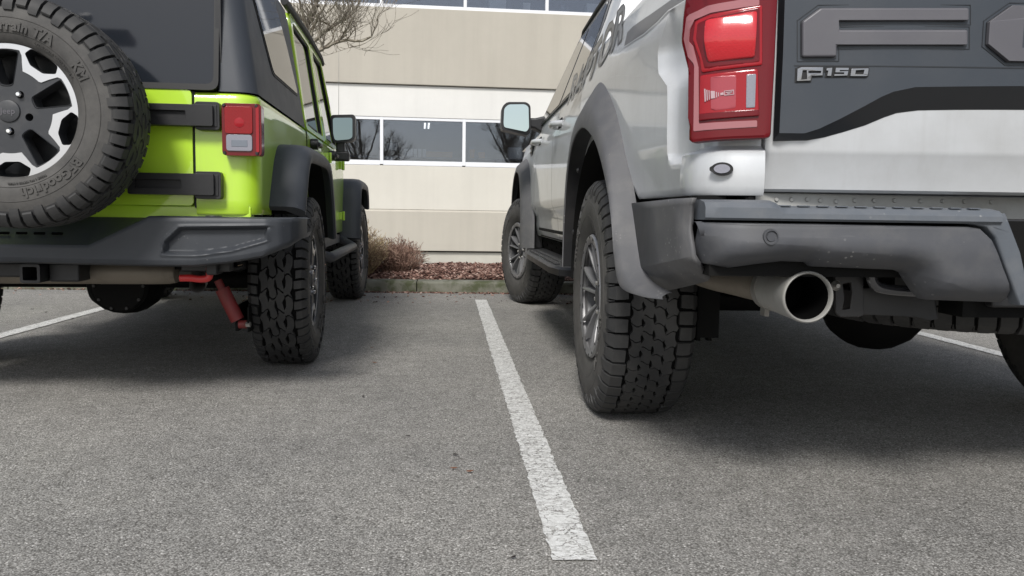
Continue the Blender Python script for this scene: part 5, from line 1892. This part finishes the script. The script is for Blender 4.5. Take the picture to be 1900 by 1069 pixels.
bot_l = [(-0.9919, 0.6083), (-0.9442, 0.6187), (-0.8894, 0.628), (-0.83, 0.6361), (-0.7712, 0.6347), (-0.7602, 0.6254), (-0.5615, 0.6201), (-0.5457, 0.6132), (-0.53, 0.5908), (-0.5131, 0.5683), (-0.4966, 0.553), (-0.3212, 0.5479)]
zbot = [(-1.02, .655), (-1.006, .63)] + sorted(bot_l)
_bl = [(-1.02, .655), (-1.006, .63)] + sorted(bot_l)
def line_dist(x, z):
    best = 9
    for (a, b_), (c, d) in zip(_bl, _bl[1:]):
        A, B__, P = Vector((a, b_)), Vector((c, d)), Vector((x, z))
        t = max(0, min(1, (P - A).dot(B__ - A) / (B__ - A).length_squared))
        best = min(best, (A + (B__ - A) * t - P).length)
    return best
def bump_y(x, z, s=0):
    y = byc(max(-.965, min(.965, x)))
    ax = abs(x)
    if ax > .90:
        y += .055 * ((ax - .90) / .126) ** 2.2
    h_ = line_dist(-abs(x), z)
    if h_ < .055: y += .060 * (1 - h_ / .055) ** 2.2
    y += .012 * sstep(.66, .73, z)
    return y
A_ = [(-0.4419, 0.7218), (-0.4129, 0.717), (-0.3897, 0.6937), (-0.3638, 0.6335), (-0.3237, 0.5491)] 
lft = [(-1.013, .724), (-1.016, .69), (-1.015, .655), (-1.003, .628)]
top_l = [(-1.025, 0.7225), (-0.9157, 0.723), (-0.7756, 0.7234), (-0.6231, 0.7221), (-0.5168, 0.7219)]
polyA = lft + sorted(bot_l)[1:-1] + list(reversed(A_)) + list(reversed(top_l))
polyA = [p for i, p in enumerate(polyA) if i == 0 or math.hypot(p[0] - polyA[i - 1][0], p[1] - polyA[i - 1][1]) > .004]
m_ = drape(polyA, lambda x, z, s: (x, bump_y(x, z) + s, z), .016, .006, (), .03)
ba = m_.obj('bumper_face', 'bumper', trk, smooth=45)
# centre surround
B_ = [(-0.4315, 0.7261), (-0.4024, 0.7206), (-0.3804, 0.6973), (-0.3543, 0.636), (-0.3139, 0.548)]
top_b = [(-0.4422, 0.7265), (-0.4022, 0.7512), (-0.3603, 0.7519)]
polyB = top_b + [(-0.3418, 0.7121), (-0.3203, 0.6662), (-0.3024, 0.6057), (-0.2931, 0.5471)] + list(reversed(B_))
m_ = drape(polyB, lambda x, z, s: (x, byc(x) + .010 + s, z), .03, .006, (), .03)
bb_ = m_.obj('bumper_surround', 'cap', trk, smooth=45)
# step cap along the top
b = MB()
secs = []
for k in range(45):
    x = lerp(-1.011, -.372, k / 44)
    y = byc(max(-.965, x)) + (.055 * ((abs(x) - .90) / .126) ** 2.2 if abs(x) > .90 else 0)
    h_ = .774 if x < -.868 else lerp(.774, .762, sstep(-.868, -.855, x))
    secs.append([(x, y + .008, .728), (x, y + .002, .733), (x, y + .003, h_ - .018), (x, y + .014, h_ - .006), (x, y + .05, h_), (x, y + .20, h_ + .002), (x, y + .20, .728)])
b.loft(secs)
cp = b.obj('bumper_step', 'cap', trk, smooth=35)
for k in range(11):
    x = lerp(-.84, -.42, k / 10)
    b = MB(); b.box((x, byc(x) + .032, .7615), (.026, .012, .003)); b.obj('tread_rib', 'cap', cp, bevel=.001)
# parking sensor
sx, sz = [(-0.877, 0.6923)][0]
b = MB(); b.lathe([(-.004, 0), (-.004, .0095), (-.001, .0105), (-.001, .013), (-.0045, .014), (-.0045, .017), (.004, .0185)], 'y', 28, (sx, bump_y(sx, sz), sz)); b.obj('parking_sensor', 'bumper', ba)
for o_ in (ba, bb_, cp):
    mirror_tree(o_, trk)
b = MB()
b.span((-.30, -1.17, .53), (.30, -1.14, .74)); b.span((-.17, -1.20, .56), (.17, -1.172, .72))
b.obj('plate_recess', 'black', trk, bevel=.006)
b = MB(); b.span((-.99, -1.18, .60), (.99, -1.08, .735)); b.span((-.34, -1.12, .50), (.34, -1.02, .56)); b.obj('bumper_beam', 'under', trk)

# rear quarter guard below the bed
b = MB()
rows = [[(-1.026, -0.4493, 0.7722), (-1.026, -0.7894, 0.7757), (-1.026, -0.996, 0.7781), (-1.026, -1.164, 0.7776)], [(-1.026, -0.4687, 0.7484), (-1.026, -0.8042, 0.7565), (-1.026, -0.9982, 0.7606), (-1.026, -1.148, 0.7631)], [(-1.026, -0.5509, 0.6612), (-1.026, -0.8435, 0.6839), (-1.026, -1.016, 0.6966), (-1.026, -1.142, 0.7045)],
        [(-1.026, -0.6352, 0.5826), (-1.026, -0.8988, 0.6131), (-1.026, -1.059, 0.632), (-1.026, -1.176, 0.646)], [(-1.012, -0.6125, 0.5586), (-1.012, -0.8805, 0.5949), (-1.012, -1.044, 0.6141), (-1.012, -1.164, 0.6294)], [(-0.965, -0.5061, 0.4899), (-0.965, -0.7888, 0.5349), (-0.965, -0.9636, 0.5623), (-0.965, -1.105, 0.5863)]]
b.grid(rows)
gd = b.obj('quarter_guard', 'flare', trk, smooth=14)
sd = gd.modifiers.new('Solidify', 'SOLIDIFY'); sd.thickness = .012; sd.offset = 0
b = MB()
g0, g1 = [(-1, -1.161, 0.7806), (-1, -1.32, 0.615)]
b.span((-1.0, -1.10, .62), (-.93, -1.04, .785)); b.obj('corner_gap_shade', 'under', trk)  # dark box added to paint the shade in the bumper corner gap

# flares
def two_path_flare(name, lip, bor, parent, mt='flare', tail=.72):
    """lip and border are matching 3-D paths round the arch; the last rows turn in under the lip as a black flange"""
    Lp, Bp = smooth_path(lip, 5), smooth_path(bor, 5)
    b = MB()
    s1, s2 = [], []
    nL = len(Lp)
    for iL, (l_, b_) in enumerate(zip(Lp, Bp)):
        fw = .15 * (1 - sstep(tail * .8, tail, iL / (nL - 1)))
        def q(t, fx):
            p = b_.lerp(l_, t)
            return (lerp(b_.x, l_.x, fx), p.y, p.z)
        s1.append([(b_.x + .012, b_.y, b_.z), q(0, -.02), q(.05, .10), q(.28, .50), q(.46, .74), q(.56, .88), q(.80, .97), q(.93, 1.0), q(.985, .99), q(1.0, .93)])
        i = q(1.0, .93)
        s2.append([i, (i[0] + .012, i[1], i[2] + .002), (i[0] + .012 + fw, i[1], i[2] + .002)])
    b.grid(s1); b.grid(s2, 1)
    return b.obj(name, [mt, 'black'], parent, smooth=38)
def xs3(x, pts): return [(x, y, z) for y, z in pts]
lip = xs3(-1.098, [(.62, .50), (.60, .70), (.53, .90), (.37, 1.03), (.12, 1.066)]) + [(-1.096, -0.142, 1.001), (-1.096, -0.3181, 0.9075), (-1.096, -0.4503, 0.8016), (-1.096, -0.5368, 0.7011), (-1.096, -0.5955, 0.589)] + [(-1.088, -0.6542, 0.5245)] + [(-1.062, -0.8037, 0.513)] + [(-1.03, -0.9267, 0.5174)]
bor = xs3(-1.029, [(.72, .50), (.72, .74), (.67, .98), (.52, 1.14), (.30, 1.225)]) + [(-1.029, 0.09729, 1.238), (-1.029, -0.133, 1.14), (-1.029, -0.3017, 1.02), (-1.029, -0.4338, 0.8712), (-1.029, -0.5472, 0.735), (-1.029, -0.6611, 0.5938)] + [(-1.024, -0.7404, 0.5498)] + [(-1.005, -0.8841, 0.5304)]
rf = two_path_flare('rear_flare', lip, bor, trk)
mirror_tree(rf, trk)
def tliner(yc, r, x0, x1, zc=.46, flat=0):
    b = MB()
    pts = [(yc + r * math.cos(a), zc + r * .97 * math.sin(a)) for a in [math.pi * .90 * k / 20 for k in range(21)]]
    pts = [(yc + r * 1.0, .45)] + pts
    b.grid([[(x1, y, z) for y, z in pts], [(x0, y, z) for y, z in pts]])
    b.add([(x0, y, z) for y, z in pts], [tuple(range(len(pts)))])
    return b.obj('wheel_liner', 'under', trk)
for yc in (0.02, 3.708):
    l_ = tliner(yc, .578, -.62, -1.060)
    mirror_tree(l_, trk)
for (y, z) in ((.50, .66), (.40, .92)):
    b = MB(); b.lathe([(-1.072, 0), (-1.072, .007), (-1.066, .011)], 'x', 10, (0, y, z)); b.obj('clip', 'black', trk)
b = MB(); b.span((-.765, -.36, .33), (-.69, -.345, .66)); b.obj('mud_flap', 'under', trk)

# ---------------------------------------------------------------- cab and front
def cab_x(z): return .985 - (z - 1.36) * .375
def door_x(z):
    return 1.015 + .012 * math.sin((z - .6) / .8 * math.pi) - .04 * sstep(1.15, 1.38, z) - .035 * sstep(.80, .70, z) - .012 * sstep(.66, .56, z)
def side_panel(name, y0, y1, zl, zt, extra=None, n=8):
    b = MB()
    secs = []
    for k in range(n + 1):
        y = lerp(y0, y1, k / n)
        lo_ = zl(y)
        col = [(-door_x(lo_) + .03, y, lo_), (-door_x(lo_) + .004, y, lo_)]
        for t in range(23):
            z = lerp(lo_ + .006, zt, t / 22)
            dx = extra(y, z) if extra else 0
            col.append((-door_x(z) - dx, y, z))
        col += [(-door_x(zt) + .006, y, zt + .008), (-door_x(zt) + .03, y, zt + .012), (-door_x(zt) + .10, y, zt + .013)]
        secs.append(col)
    b.grid(secs)
    return b.obj(name, 'silver', trk, smooth=35)
def dl(y): return .575
d1 = side_panel('rear_door', .655, 1.722, dl, 1.362)
d2 = side_panel('front_door', 1.730, 2.830, dl, 1.362)
def fl_(y):
    rr = .60 ** 2 - (y - 3.708) ** 2
    return max(.575, .44 + math.sqrt(rr)) if rr > 0 else .575
d3 = side_panel('front_wing', 2.838, 4.55, fl_, 1.30, lambda y, z: -.10 * sstep(4.0, 4.6, y), 34)
def handle(parent, y0):
    b = MB()
    b.tube(smooth_path([(-door_x(1.22) + .004, y0 + .20, 1.222), (-door_x(1.22) - .040, y0 + .17, 1.222), (-door_x(1.22) - .046, y0 + .06, 1.222), (-door_x(1.22) + .004, y0, 1.222)], 4), .017, 10)
    b.obj('handle', 'silver', parent, smooth=50)
    b = MB(); b.span((-door_x(1.22) - .004, y0 + .02, 1.185), (-door_x(1.22) + .002, y0 + .17, 1.255)); b.obj('handle_cup', 'under', parent, bevel=.004)
handle(d1, 1.36); handle(d2, 2.46)
b = MB(); b.span((-1.028, 3.02, 1.165), (-1.005, 3.16, 1.29)); vt = b.obj('wing_vent', 'black', d3, bevel=.008)
for k in range(3):
    b = MB(); b.span((-1.036, 3.035, 1.185 + k * .034), (-1.02, 3.145, 1.20 + k * .034)); b.obj('vent_bar', 'steel', vt, bevel=.002)
for o_ in (d1, d2, d3, bs, lm):
    mirror_tree(o_, trk)
# upper cab: pillars, roof, glass
b = MB()
lev = [1.36, 1.45, 1.60, 1.75, 1.85, 1.90, 1.93, 1.945]
ins = [0, 0, 0, 0, .004, .022, .07, .16]
def front_y(z): return interp(z, [(1.36, 3.02), (1.88, 2.10), (1.95, 1.9)])
def back_y(z): return .68 + .06 * (z - 1.36)
secs = []
for z, i_ in zip(lev, ins):
    X = cab_x(z) - i_
    Y0, Y1 = back_y(z) + i_, front_y(z)
    r = .06
    row = [(0, Y0 - .015, z), (-X * .5, Y0 - .010, z), (-X + r, Y0, z), (-X + r * .3, Y0 + r * .3, z), (-X, Y0 + r, z)] + [(-X, lerp(Y0 + r, Y1, k / 6), z) for k in range(1, 7)] + [(-X * .6, Y1 + .10, z), (0, Y1 + .14, z)]
    secs.append(row)
half = secs
full = [r_ + [(-p[0], p[1], p[2]) for p in reversed(r_[1:-1])] for r_ in half]
b.loft(full, 0, True, False)
b.add(full[-1], [tuple(range(len(full[-1])))])
cab = b.obj('cab', 'silver', trk, smooth=40)
def cab_patch(name, poly, mt, off, parent, r=.03, holes=()):
    b = MB()
    b.plate(round_poly(poly, r, 4), [round_poly(h, r, 4) for h in holes], lambda p: (-cab_x(p[1]) - off, p[0], p[1]), lambda p: (-cab_x(p[1]) + .004, p[0], p[1]))
    return b.obj(name, mt, parent, smooth=20)
w1 = [(1.00, 1.375), (1.68, 1.375), (1.68, 1.80), (1.14, 1.82), (1.0, 1.62)]
w2 = [(1.76, 1.375), (2.86, 1.375), (2.66, 1.52), (2.22, 1.80), (1.76, 1.815)]
su = [(.93, 1.364), (2.98, 1.364), (2.70, 1.56), (2.24, 1.845), (1.10, 1.855), (.94, 1.66)]
so = cab_patch('window_surround', su, 'gloss_black', .004, cab)
cab_patch('side_window', w1, 'glass', .007, so)
cab_patch('side_window', w2, 'glass', .007, so)
b = MB(); b.tube([(-cab_x(1.875) - .004, y, z) for y, z in ((.85, 1.872), (1.6, 1.885), (2.12, 1.872), (2.5, 1.65), (2.95, 1.39))], .013, 8); b.obj('roof_seal', 'rubber_trim', cab)
mirror_tree(so, cab)
b = MB()
rwin = round_poly([(-.74, 1.42), (.74, 1.42), (.66, 1.82), (-.66, 1.82)], .05, 4)
b.plate(rwin, [], lambda p: (p[0], back_y(p[1]) - .022, p[1]), lambda p: (p[0], back_y(p[1]) + .02, p[1])); b.obj('rear_window', 'glass', cab, smooth=20)
b = MB(); b.loft([[(-.82, 3.02, 1.37), (.82, 3.02, 1.37), (.66, 2.18, 1.86), (-.66, 2.18, 1.86)], [(-.82, 3.05, 1.37), (.82, 3.05, 1.37), (.66, 2.22, 1.875), (-.66, 2.22, 1.875)]]); b.obj('windscreen', 'glass', cab)
b = MB()
b.loft([[(-.90, 2.95, 1.34), (-.7, 2.95, 1.39), (.7, 2.95, 1.39), (.90, 2.95, 1.34), (.90, 2.95, .7), (-.90, 2.95, .7)], [(-.88, 4.3, 1.26), (-.66, 4.3, 1.31), (.66, 4.3, 1.31), (.88, 4.3, 1.26), (.88, 4.3, .7), (-.88, 4.3, .7)],
        [(-.84, 4.55, 1.18), (-.64, 4.55, 1.22), (.64, 4.55, 1.22), (.84, 4.55, 1.18), (.84, 4.55, .6), (-.84, 4.55, .6)]])
b.obj('bonnet', 'silver', trk, bevel=.02)
b = MB(); b.span((-.86, 4.5, .72), (.86, 4.6, 1.18)); b.span((-.95, 4.52, .52), (.95, 4.72, .72)); b.obj('grille_and_bumper', 'black', trk, bevel=.03)
b = MB(); b.span((-.98, .66, .62), (.98, 2.9, 1.35)); b.span((-.97, -.05 + .66, .58), (.97, 2.85, .62)); b.span((-.80, -1.06, .80), (.80, .64, .86)); b.span((-.78, -1.05, .86), (-.74, .62, 1.38)); b.span((.74, -1.05, .86), (.78, .62, 1.38)); b.span((-.74, .60, .86), (.74, .64, 1.38))
b.obj('bed_floor', 'under', trk)
# front flares
fl2 = [(y, z) for y, z in ((3.13, .48), (3.14, .66), (3.20, .86), (3.34, 1.01), (3.55, 1.065), (3.75, 1.07), (3.95, 1.03), (4.12, .93), (4.22, .80), (4.26, .66))]
fb2 = [(y, z) for y, z in ((3.02, .48), (3.03, .70), (3.10, .95), (3.27, 1.12), (3.53, 1.18), (3.78, 1.185), (4.02, 1.13), (4.20, 1.02), (4.32, .85), (4.36, .66))]
ff = two_path_flare('front_flare', xs3(-1.100, fl2), xs3(-1.012, fb2), trk)
mirror_tree(ff, trk)
# running board
b = MB()
secs = []
for y, x0, x1 in ((2.78, -1.01, -.96), (2.66, -1.085, -.95), (2.3, -1.115, -.95), (1.0, -1.115, -.95), (.80, -1.09, -.95), (.74, -1.03, -.95)):
    secs.append([(x0, y, .445), (x0, y, .475), (x0 + .015, y, .487), (x1, y, .492), (x1, y, .44)])
b.loft(secs)
st = b.obj('running_board', 'black', trk, smooth=35)
for k in range(26):
    for j in range(2):
        b = MB(); b.box((-1.075 + .045 * j, .98 + .058 * k, .491), (.026, .018, .006)); b.obj('grip_stud', 'black', st, bevel=.002)
mirror_tree(st, trk)
# mirror
mp = [(-1.269, 1.481), (-1.235, 1.515), (-1.098, 1.518), (-1.068, 1.496), (-1.061, 1.317), (-1.083, 1.286), (-1.267, 1.323), (-1.273, 1.357)]
b = MB(); b.xz(round_poly(mp, .022, 4), 2.76, 2.90)
tm = b.obj('wing_mirror', 'black', trk, bevel=.022, seg=3)
cx, cz = sum(p[0] for p in mp) / 8, sum(p[1] for p in mp) / 8
b = MB()
gp = round_poly([(cx + (p[0] - cx) * .84, cz + (p[1] - cz) * .82) for p in mp], .016, 4)
b.plate(gp, [], lambda p: (p[0], 2.742 - (p[0] - cx) * .12, p[1]), lambda p: (p[0], 2.78, p[1])); b.obj('mirror_glass', 'mirror', tm, smooth=20)
b = MB()
b.loft([[(x, y, z) for y, z in ((2.78, cz - dz), (2.90, cz - dz), (2.90, cz + dt), (2.78, cz + dt))] for x, dz, dt in ((-1.10, .06, .0), (-1.03, .075, .0), (-.95, .12, .02))])
b.obj('mirror_arm', 'black', tm, bevel=.015)
mirror_tree(tm, trk)

# ---------------------------------------------------------------- decal on the bed side
def on_bed(y, z, off=.0025): return (bed_x(y, z) - off, y, z)
def decal(poly, mt, off, nm='decal', holes=()):
    m_ = drape(poly, lambda y, z, s: on_bed(y, z, off), .06, 0, holes)
    return m_.obj(nm, mt, bs, smooth=30)
band_ = [(-1.16, 1.255), (-0.9542, 1.272), (-0.7989, 1.286), (-0.7049, 1.278), (-0.5604, 1.274), (-0.2936, 1.291), (-0.2873, 1.338), (-0.3628, 1.339), (-0.609, 1.322), (-0.8015, 1.311), (-1.004, 1.298)]
decal(band_, 'decal', .0025)
decal([(-1.16, 1.251), (-0.9597, 1.268), (-0.8052, 1.281), (-0.7148, 1.273), (-0.568, 1.269), (-0.2942, 1.287), (-0.2938, 1.29), (-0.5605, 1.273), (-0.7082, 1.276), (-0.802, 1.285), (-0.9568, 1.27), (-1.16, 1.254)], 'decal_line', .0027)
v, f, w = text_mesh('RAPTOR', .175, .0, .006, .25, .98)
ys_, ye_ = 1.12, -.20
def put_text(bold, off, mt, grow=0.0):
    v, f, w = text_mesh('RAPTOR', .175, .0, bold, .25, .98)
    m_ = MB()
    m_.add([on_bed(lerp(ys_, ye_, x / w), 1.285 + y * 1.05 + .05 * sstep(.2, 1.0, x / w), off) for x, y, z in v], f)
    m_.obj('decal_lettering', mt, bs, smooth=0)
put_text(.0075, .0028, 'decal')
put_text(.0005, .0034, 'decal_fill')
for px_ in ([(0.01051, 1.226), (-0.1151, 1.219), (-0.2317, 1.205), (-0.3743, 1.182), (-0.5484, 1.152), (-0.6466, 1.143), (-0.7245, 1.139)], [(-0.3542, 1.207), (-0.4488, 1.224), (-0.5379, 1.231), (-0.6606, 1.239)], [(0.1288, 1.267), (-0.02581, 1.272), (-0.1668, 1.269)], [(-0.5654, 1.022), (-0.5989, 1.037), (-0.611, 1.051)]):
    P_s = smooth_path(px_, 4)
    m_ = MB()
    m_.grid([[on_bed(p.x, p.y + w_ * (.5 + .5 * math.sin(i * 1.7)), .0022) for i, p in enumerate(P_s)] for w_ in (0, .0016)])
    m_.obj('scratch', 'decal_line', bs, smooth=0)
# ---------------------------------------------------------------- running gear
truck_wheel(trk, (-.927, 0, .4315), 0, -1, 15)
truck_wheel(trk, (.927, 0, .4315), 0, 1, 35)
truck_wheel(trk, (-.945, 3.708, .4315), 15, -1, 8)
truck_wheel(trk, (.945, 3.708, .4315), 15, 1, 20)
# exhaust tip
ec = [(-0.7574, -1.19, 0.5528)][0]
er = .0605
b = MB()
b.lathe([(.20, er * .88), (.02, er * .985), (.006, er), (0, er * .985), (-.002, er * .94), (.002, er * .89), (.02, er * .87), (.18, er * .80)], 'y', 48, ec)
ex = b.obj('exhaust_tip', 'exhaust', trk, smooth=50)
b = MB(); b.lathe([(.15, 0), (.15, er * .9)], 'y', 24, ec); b.lathe([(.012, er * .868), (.15, er * .80)], 'y', 40, ec); b.obj('bore', 'hole', ex)
b = MB(); E_ = Vector(ec)
b.tube(smooth_path([E_ + Vector((0, .17, 0)), E_ + Vector((-.01, .24, .004)), E_ + Vector((-.05, .34, .012)), E_ + Vector((-.09, .50, .02)), E_ + Vector((-.02, .9, .02))], 5), .043, 20, caps=False); b.obj('pipe', 'muffler', ex, smooth=60)
b = MB(); b.lathe([(.196, er * .80), (.196, er * .93), (.222, er * .93), (.222, er * .80)], 'y', 32, ec); b.box(E_ + Vector((-.02, .21, -er * .98)), (.012, .03, .02)); b.obj('clamp', 'steel', ex)
# tow hook bracket
b = MB()
pl = [(-0.6591, 0.6123), (-0.5864, 0.6131), (-0.5802, 0.5012), (-0.5908, 0.4972), (-0.6395, 0.4968), (-0.6508, 0.5073)]
ho = [(-0.6357, 0.5772), (-0.617, 0.5813), (-0.6132, 0.5603), (-0.6163, 0.5181), (-0.6337, 0.5154), (-0.6299, 0.5444)]
b.xz(pl, -1.108, -1.098, 0, [ho])
hb = b.obj('hook_bracket', 'black', trk, bevel=.003)
bz = [(-0.6538, -1.11, 0.574)][0]
b = MB(); b.lathe([(-.012, 0), (-.012, .005), (-.006, .008), (0, .013)], 'y', 12, (bz[0], -1.108, bz[2])); b.obj('bolt', 'steel', hb)
b = MB()
x0z = [(-0.6071, 0.5634), (-0.3851, 0.4918), (-0.4527, 0.5141)]
b.xz([(-0.6071, 0.5634), (-0.5245, 0.5707), (-0.3931, 0.5506), (-0.3796, 0.4919), (-0.4096, 0.4863), (-0.4516, 0.4968), (-0.6037, 0.5024)], -1.092, -1.00)
b.obj('bracket_box', 'black', hb, bevel=.005)
b = MB()
hkp = [(-0.5816, -1.13, 0.6088), (-0.5707, -1.13, 0.5804), (-0.546, -1.13, 0.569), (-0.4922, -1.13, 0.5642), (-0.4492, -1.13, 0.5633), (-0.435, -1.13, 0.5725), (-0.4379, -1.13, 0.5972)]
b.tube(smooth_path(hkp, 4), .0135, 12); hk_ = b.obj('tow_hook', 'hook_black', trk, smooth=50)
mirror_tree(hk_, trk); mirror_tree(hb, trk)
# spare under the bed, axle, springs, frame
sp = link_mesh('spare_tyre', TY['at'], trk)
sp.matrix_basis = Matrix.Translation((.03, -.50, .575)) @ Matrix.Rotation(RAD(90), 4, 'Y')
b = MB(); b.lathe([(.50, 0), (.50, .23), (.66, .23)], 'z', 32, (.03, -.50, 0)); b.obj('spare_rim', 'under', trk)
b = MB()
b.tube([(-.85, 0, .43), (.85, 0, .43)], .05, 16)
secs = []
for k in range(9):
    t = -1 + 2 * k / 8
    rr = math.sqrt(max(.03, 1 - t * t))
    secs.append([(.02 + t * .19, -.02 + .21 * rr * math.cos(a), .41 + .172 * rr * math.sin(a)) for a in (2 * math.pi * q / 20 for q in range(20))])
b.loft(secs); b.obj('rear_axle', 'under', trk, smooth=60)
b = MB()
for sg in (-1, 1):
    b.span((sg * .52 - .045, -1.05, .56), (sg * .52 + .045, 4.4, .70))
    for k in range(4):
        L_ = .72 - k * .13
        b.loft([[(sg * .56 - .035, y, .50 - .018 * k + .07 * (y / .72) ** 2), (sg * .56 + .035, y, .50 - .018 * k + .07 * (y / .72) ** 2), (sg * .56 + .035, y, .515 - .018 * k + .07 * (y / .72) ** 2), (sg * .56 - .035, y, .515 - .018 * k + .07 * (y / .72) ** 2)] for y in [lerp(-L_, L_, q / 10) for q in range(11)]])
    b.tube([(sg * .66, -.12, .36), (sg * .60, .35, .72)], .035, 12)
b.tube([(-.85, 3.708, .43), (.85, 3.708, .43)], .05, 12); b.span((-.5, .8, .46), (.5, 2.6, .60)); b.tube([(0, 0, .43), (0, 1.6, .5)], .04, 10)
b.obj('chassis_frame', 'under', trk)
b = MB()
for k in range(4):
    b.tube([(-.735, -.28 + .0 * k, .40), (-.70, -.22, .40)], .012, 8)
    b.box((-.73 + .02 * k, -.25, .33 + .018 * (k % 2)), (.014, .03, .05))
b.obj('spring_bolts', 'under', trk)
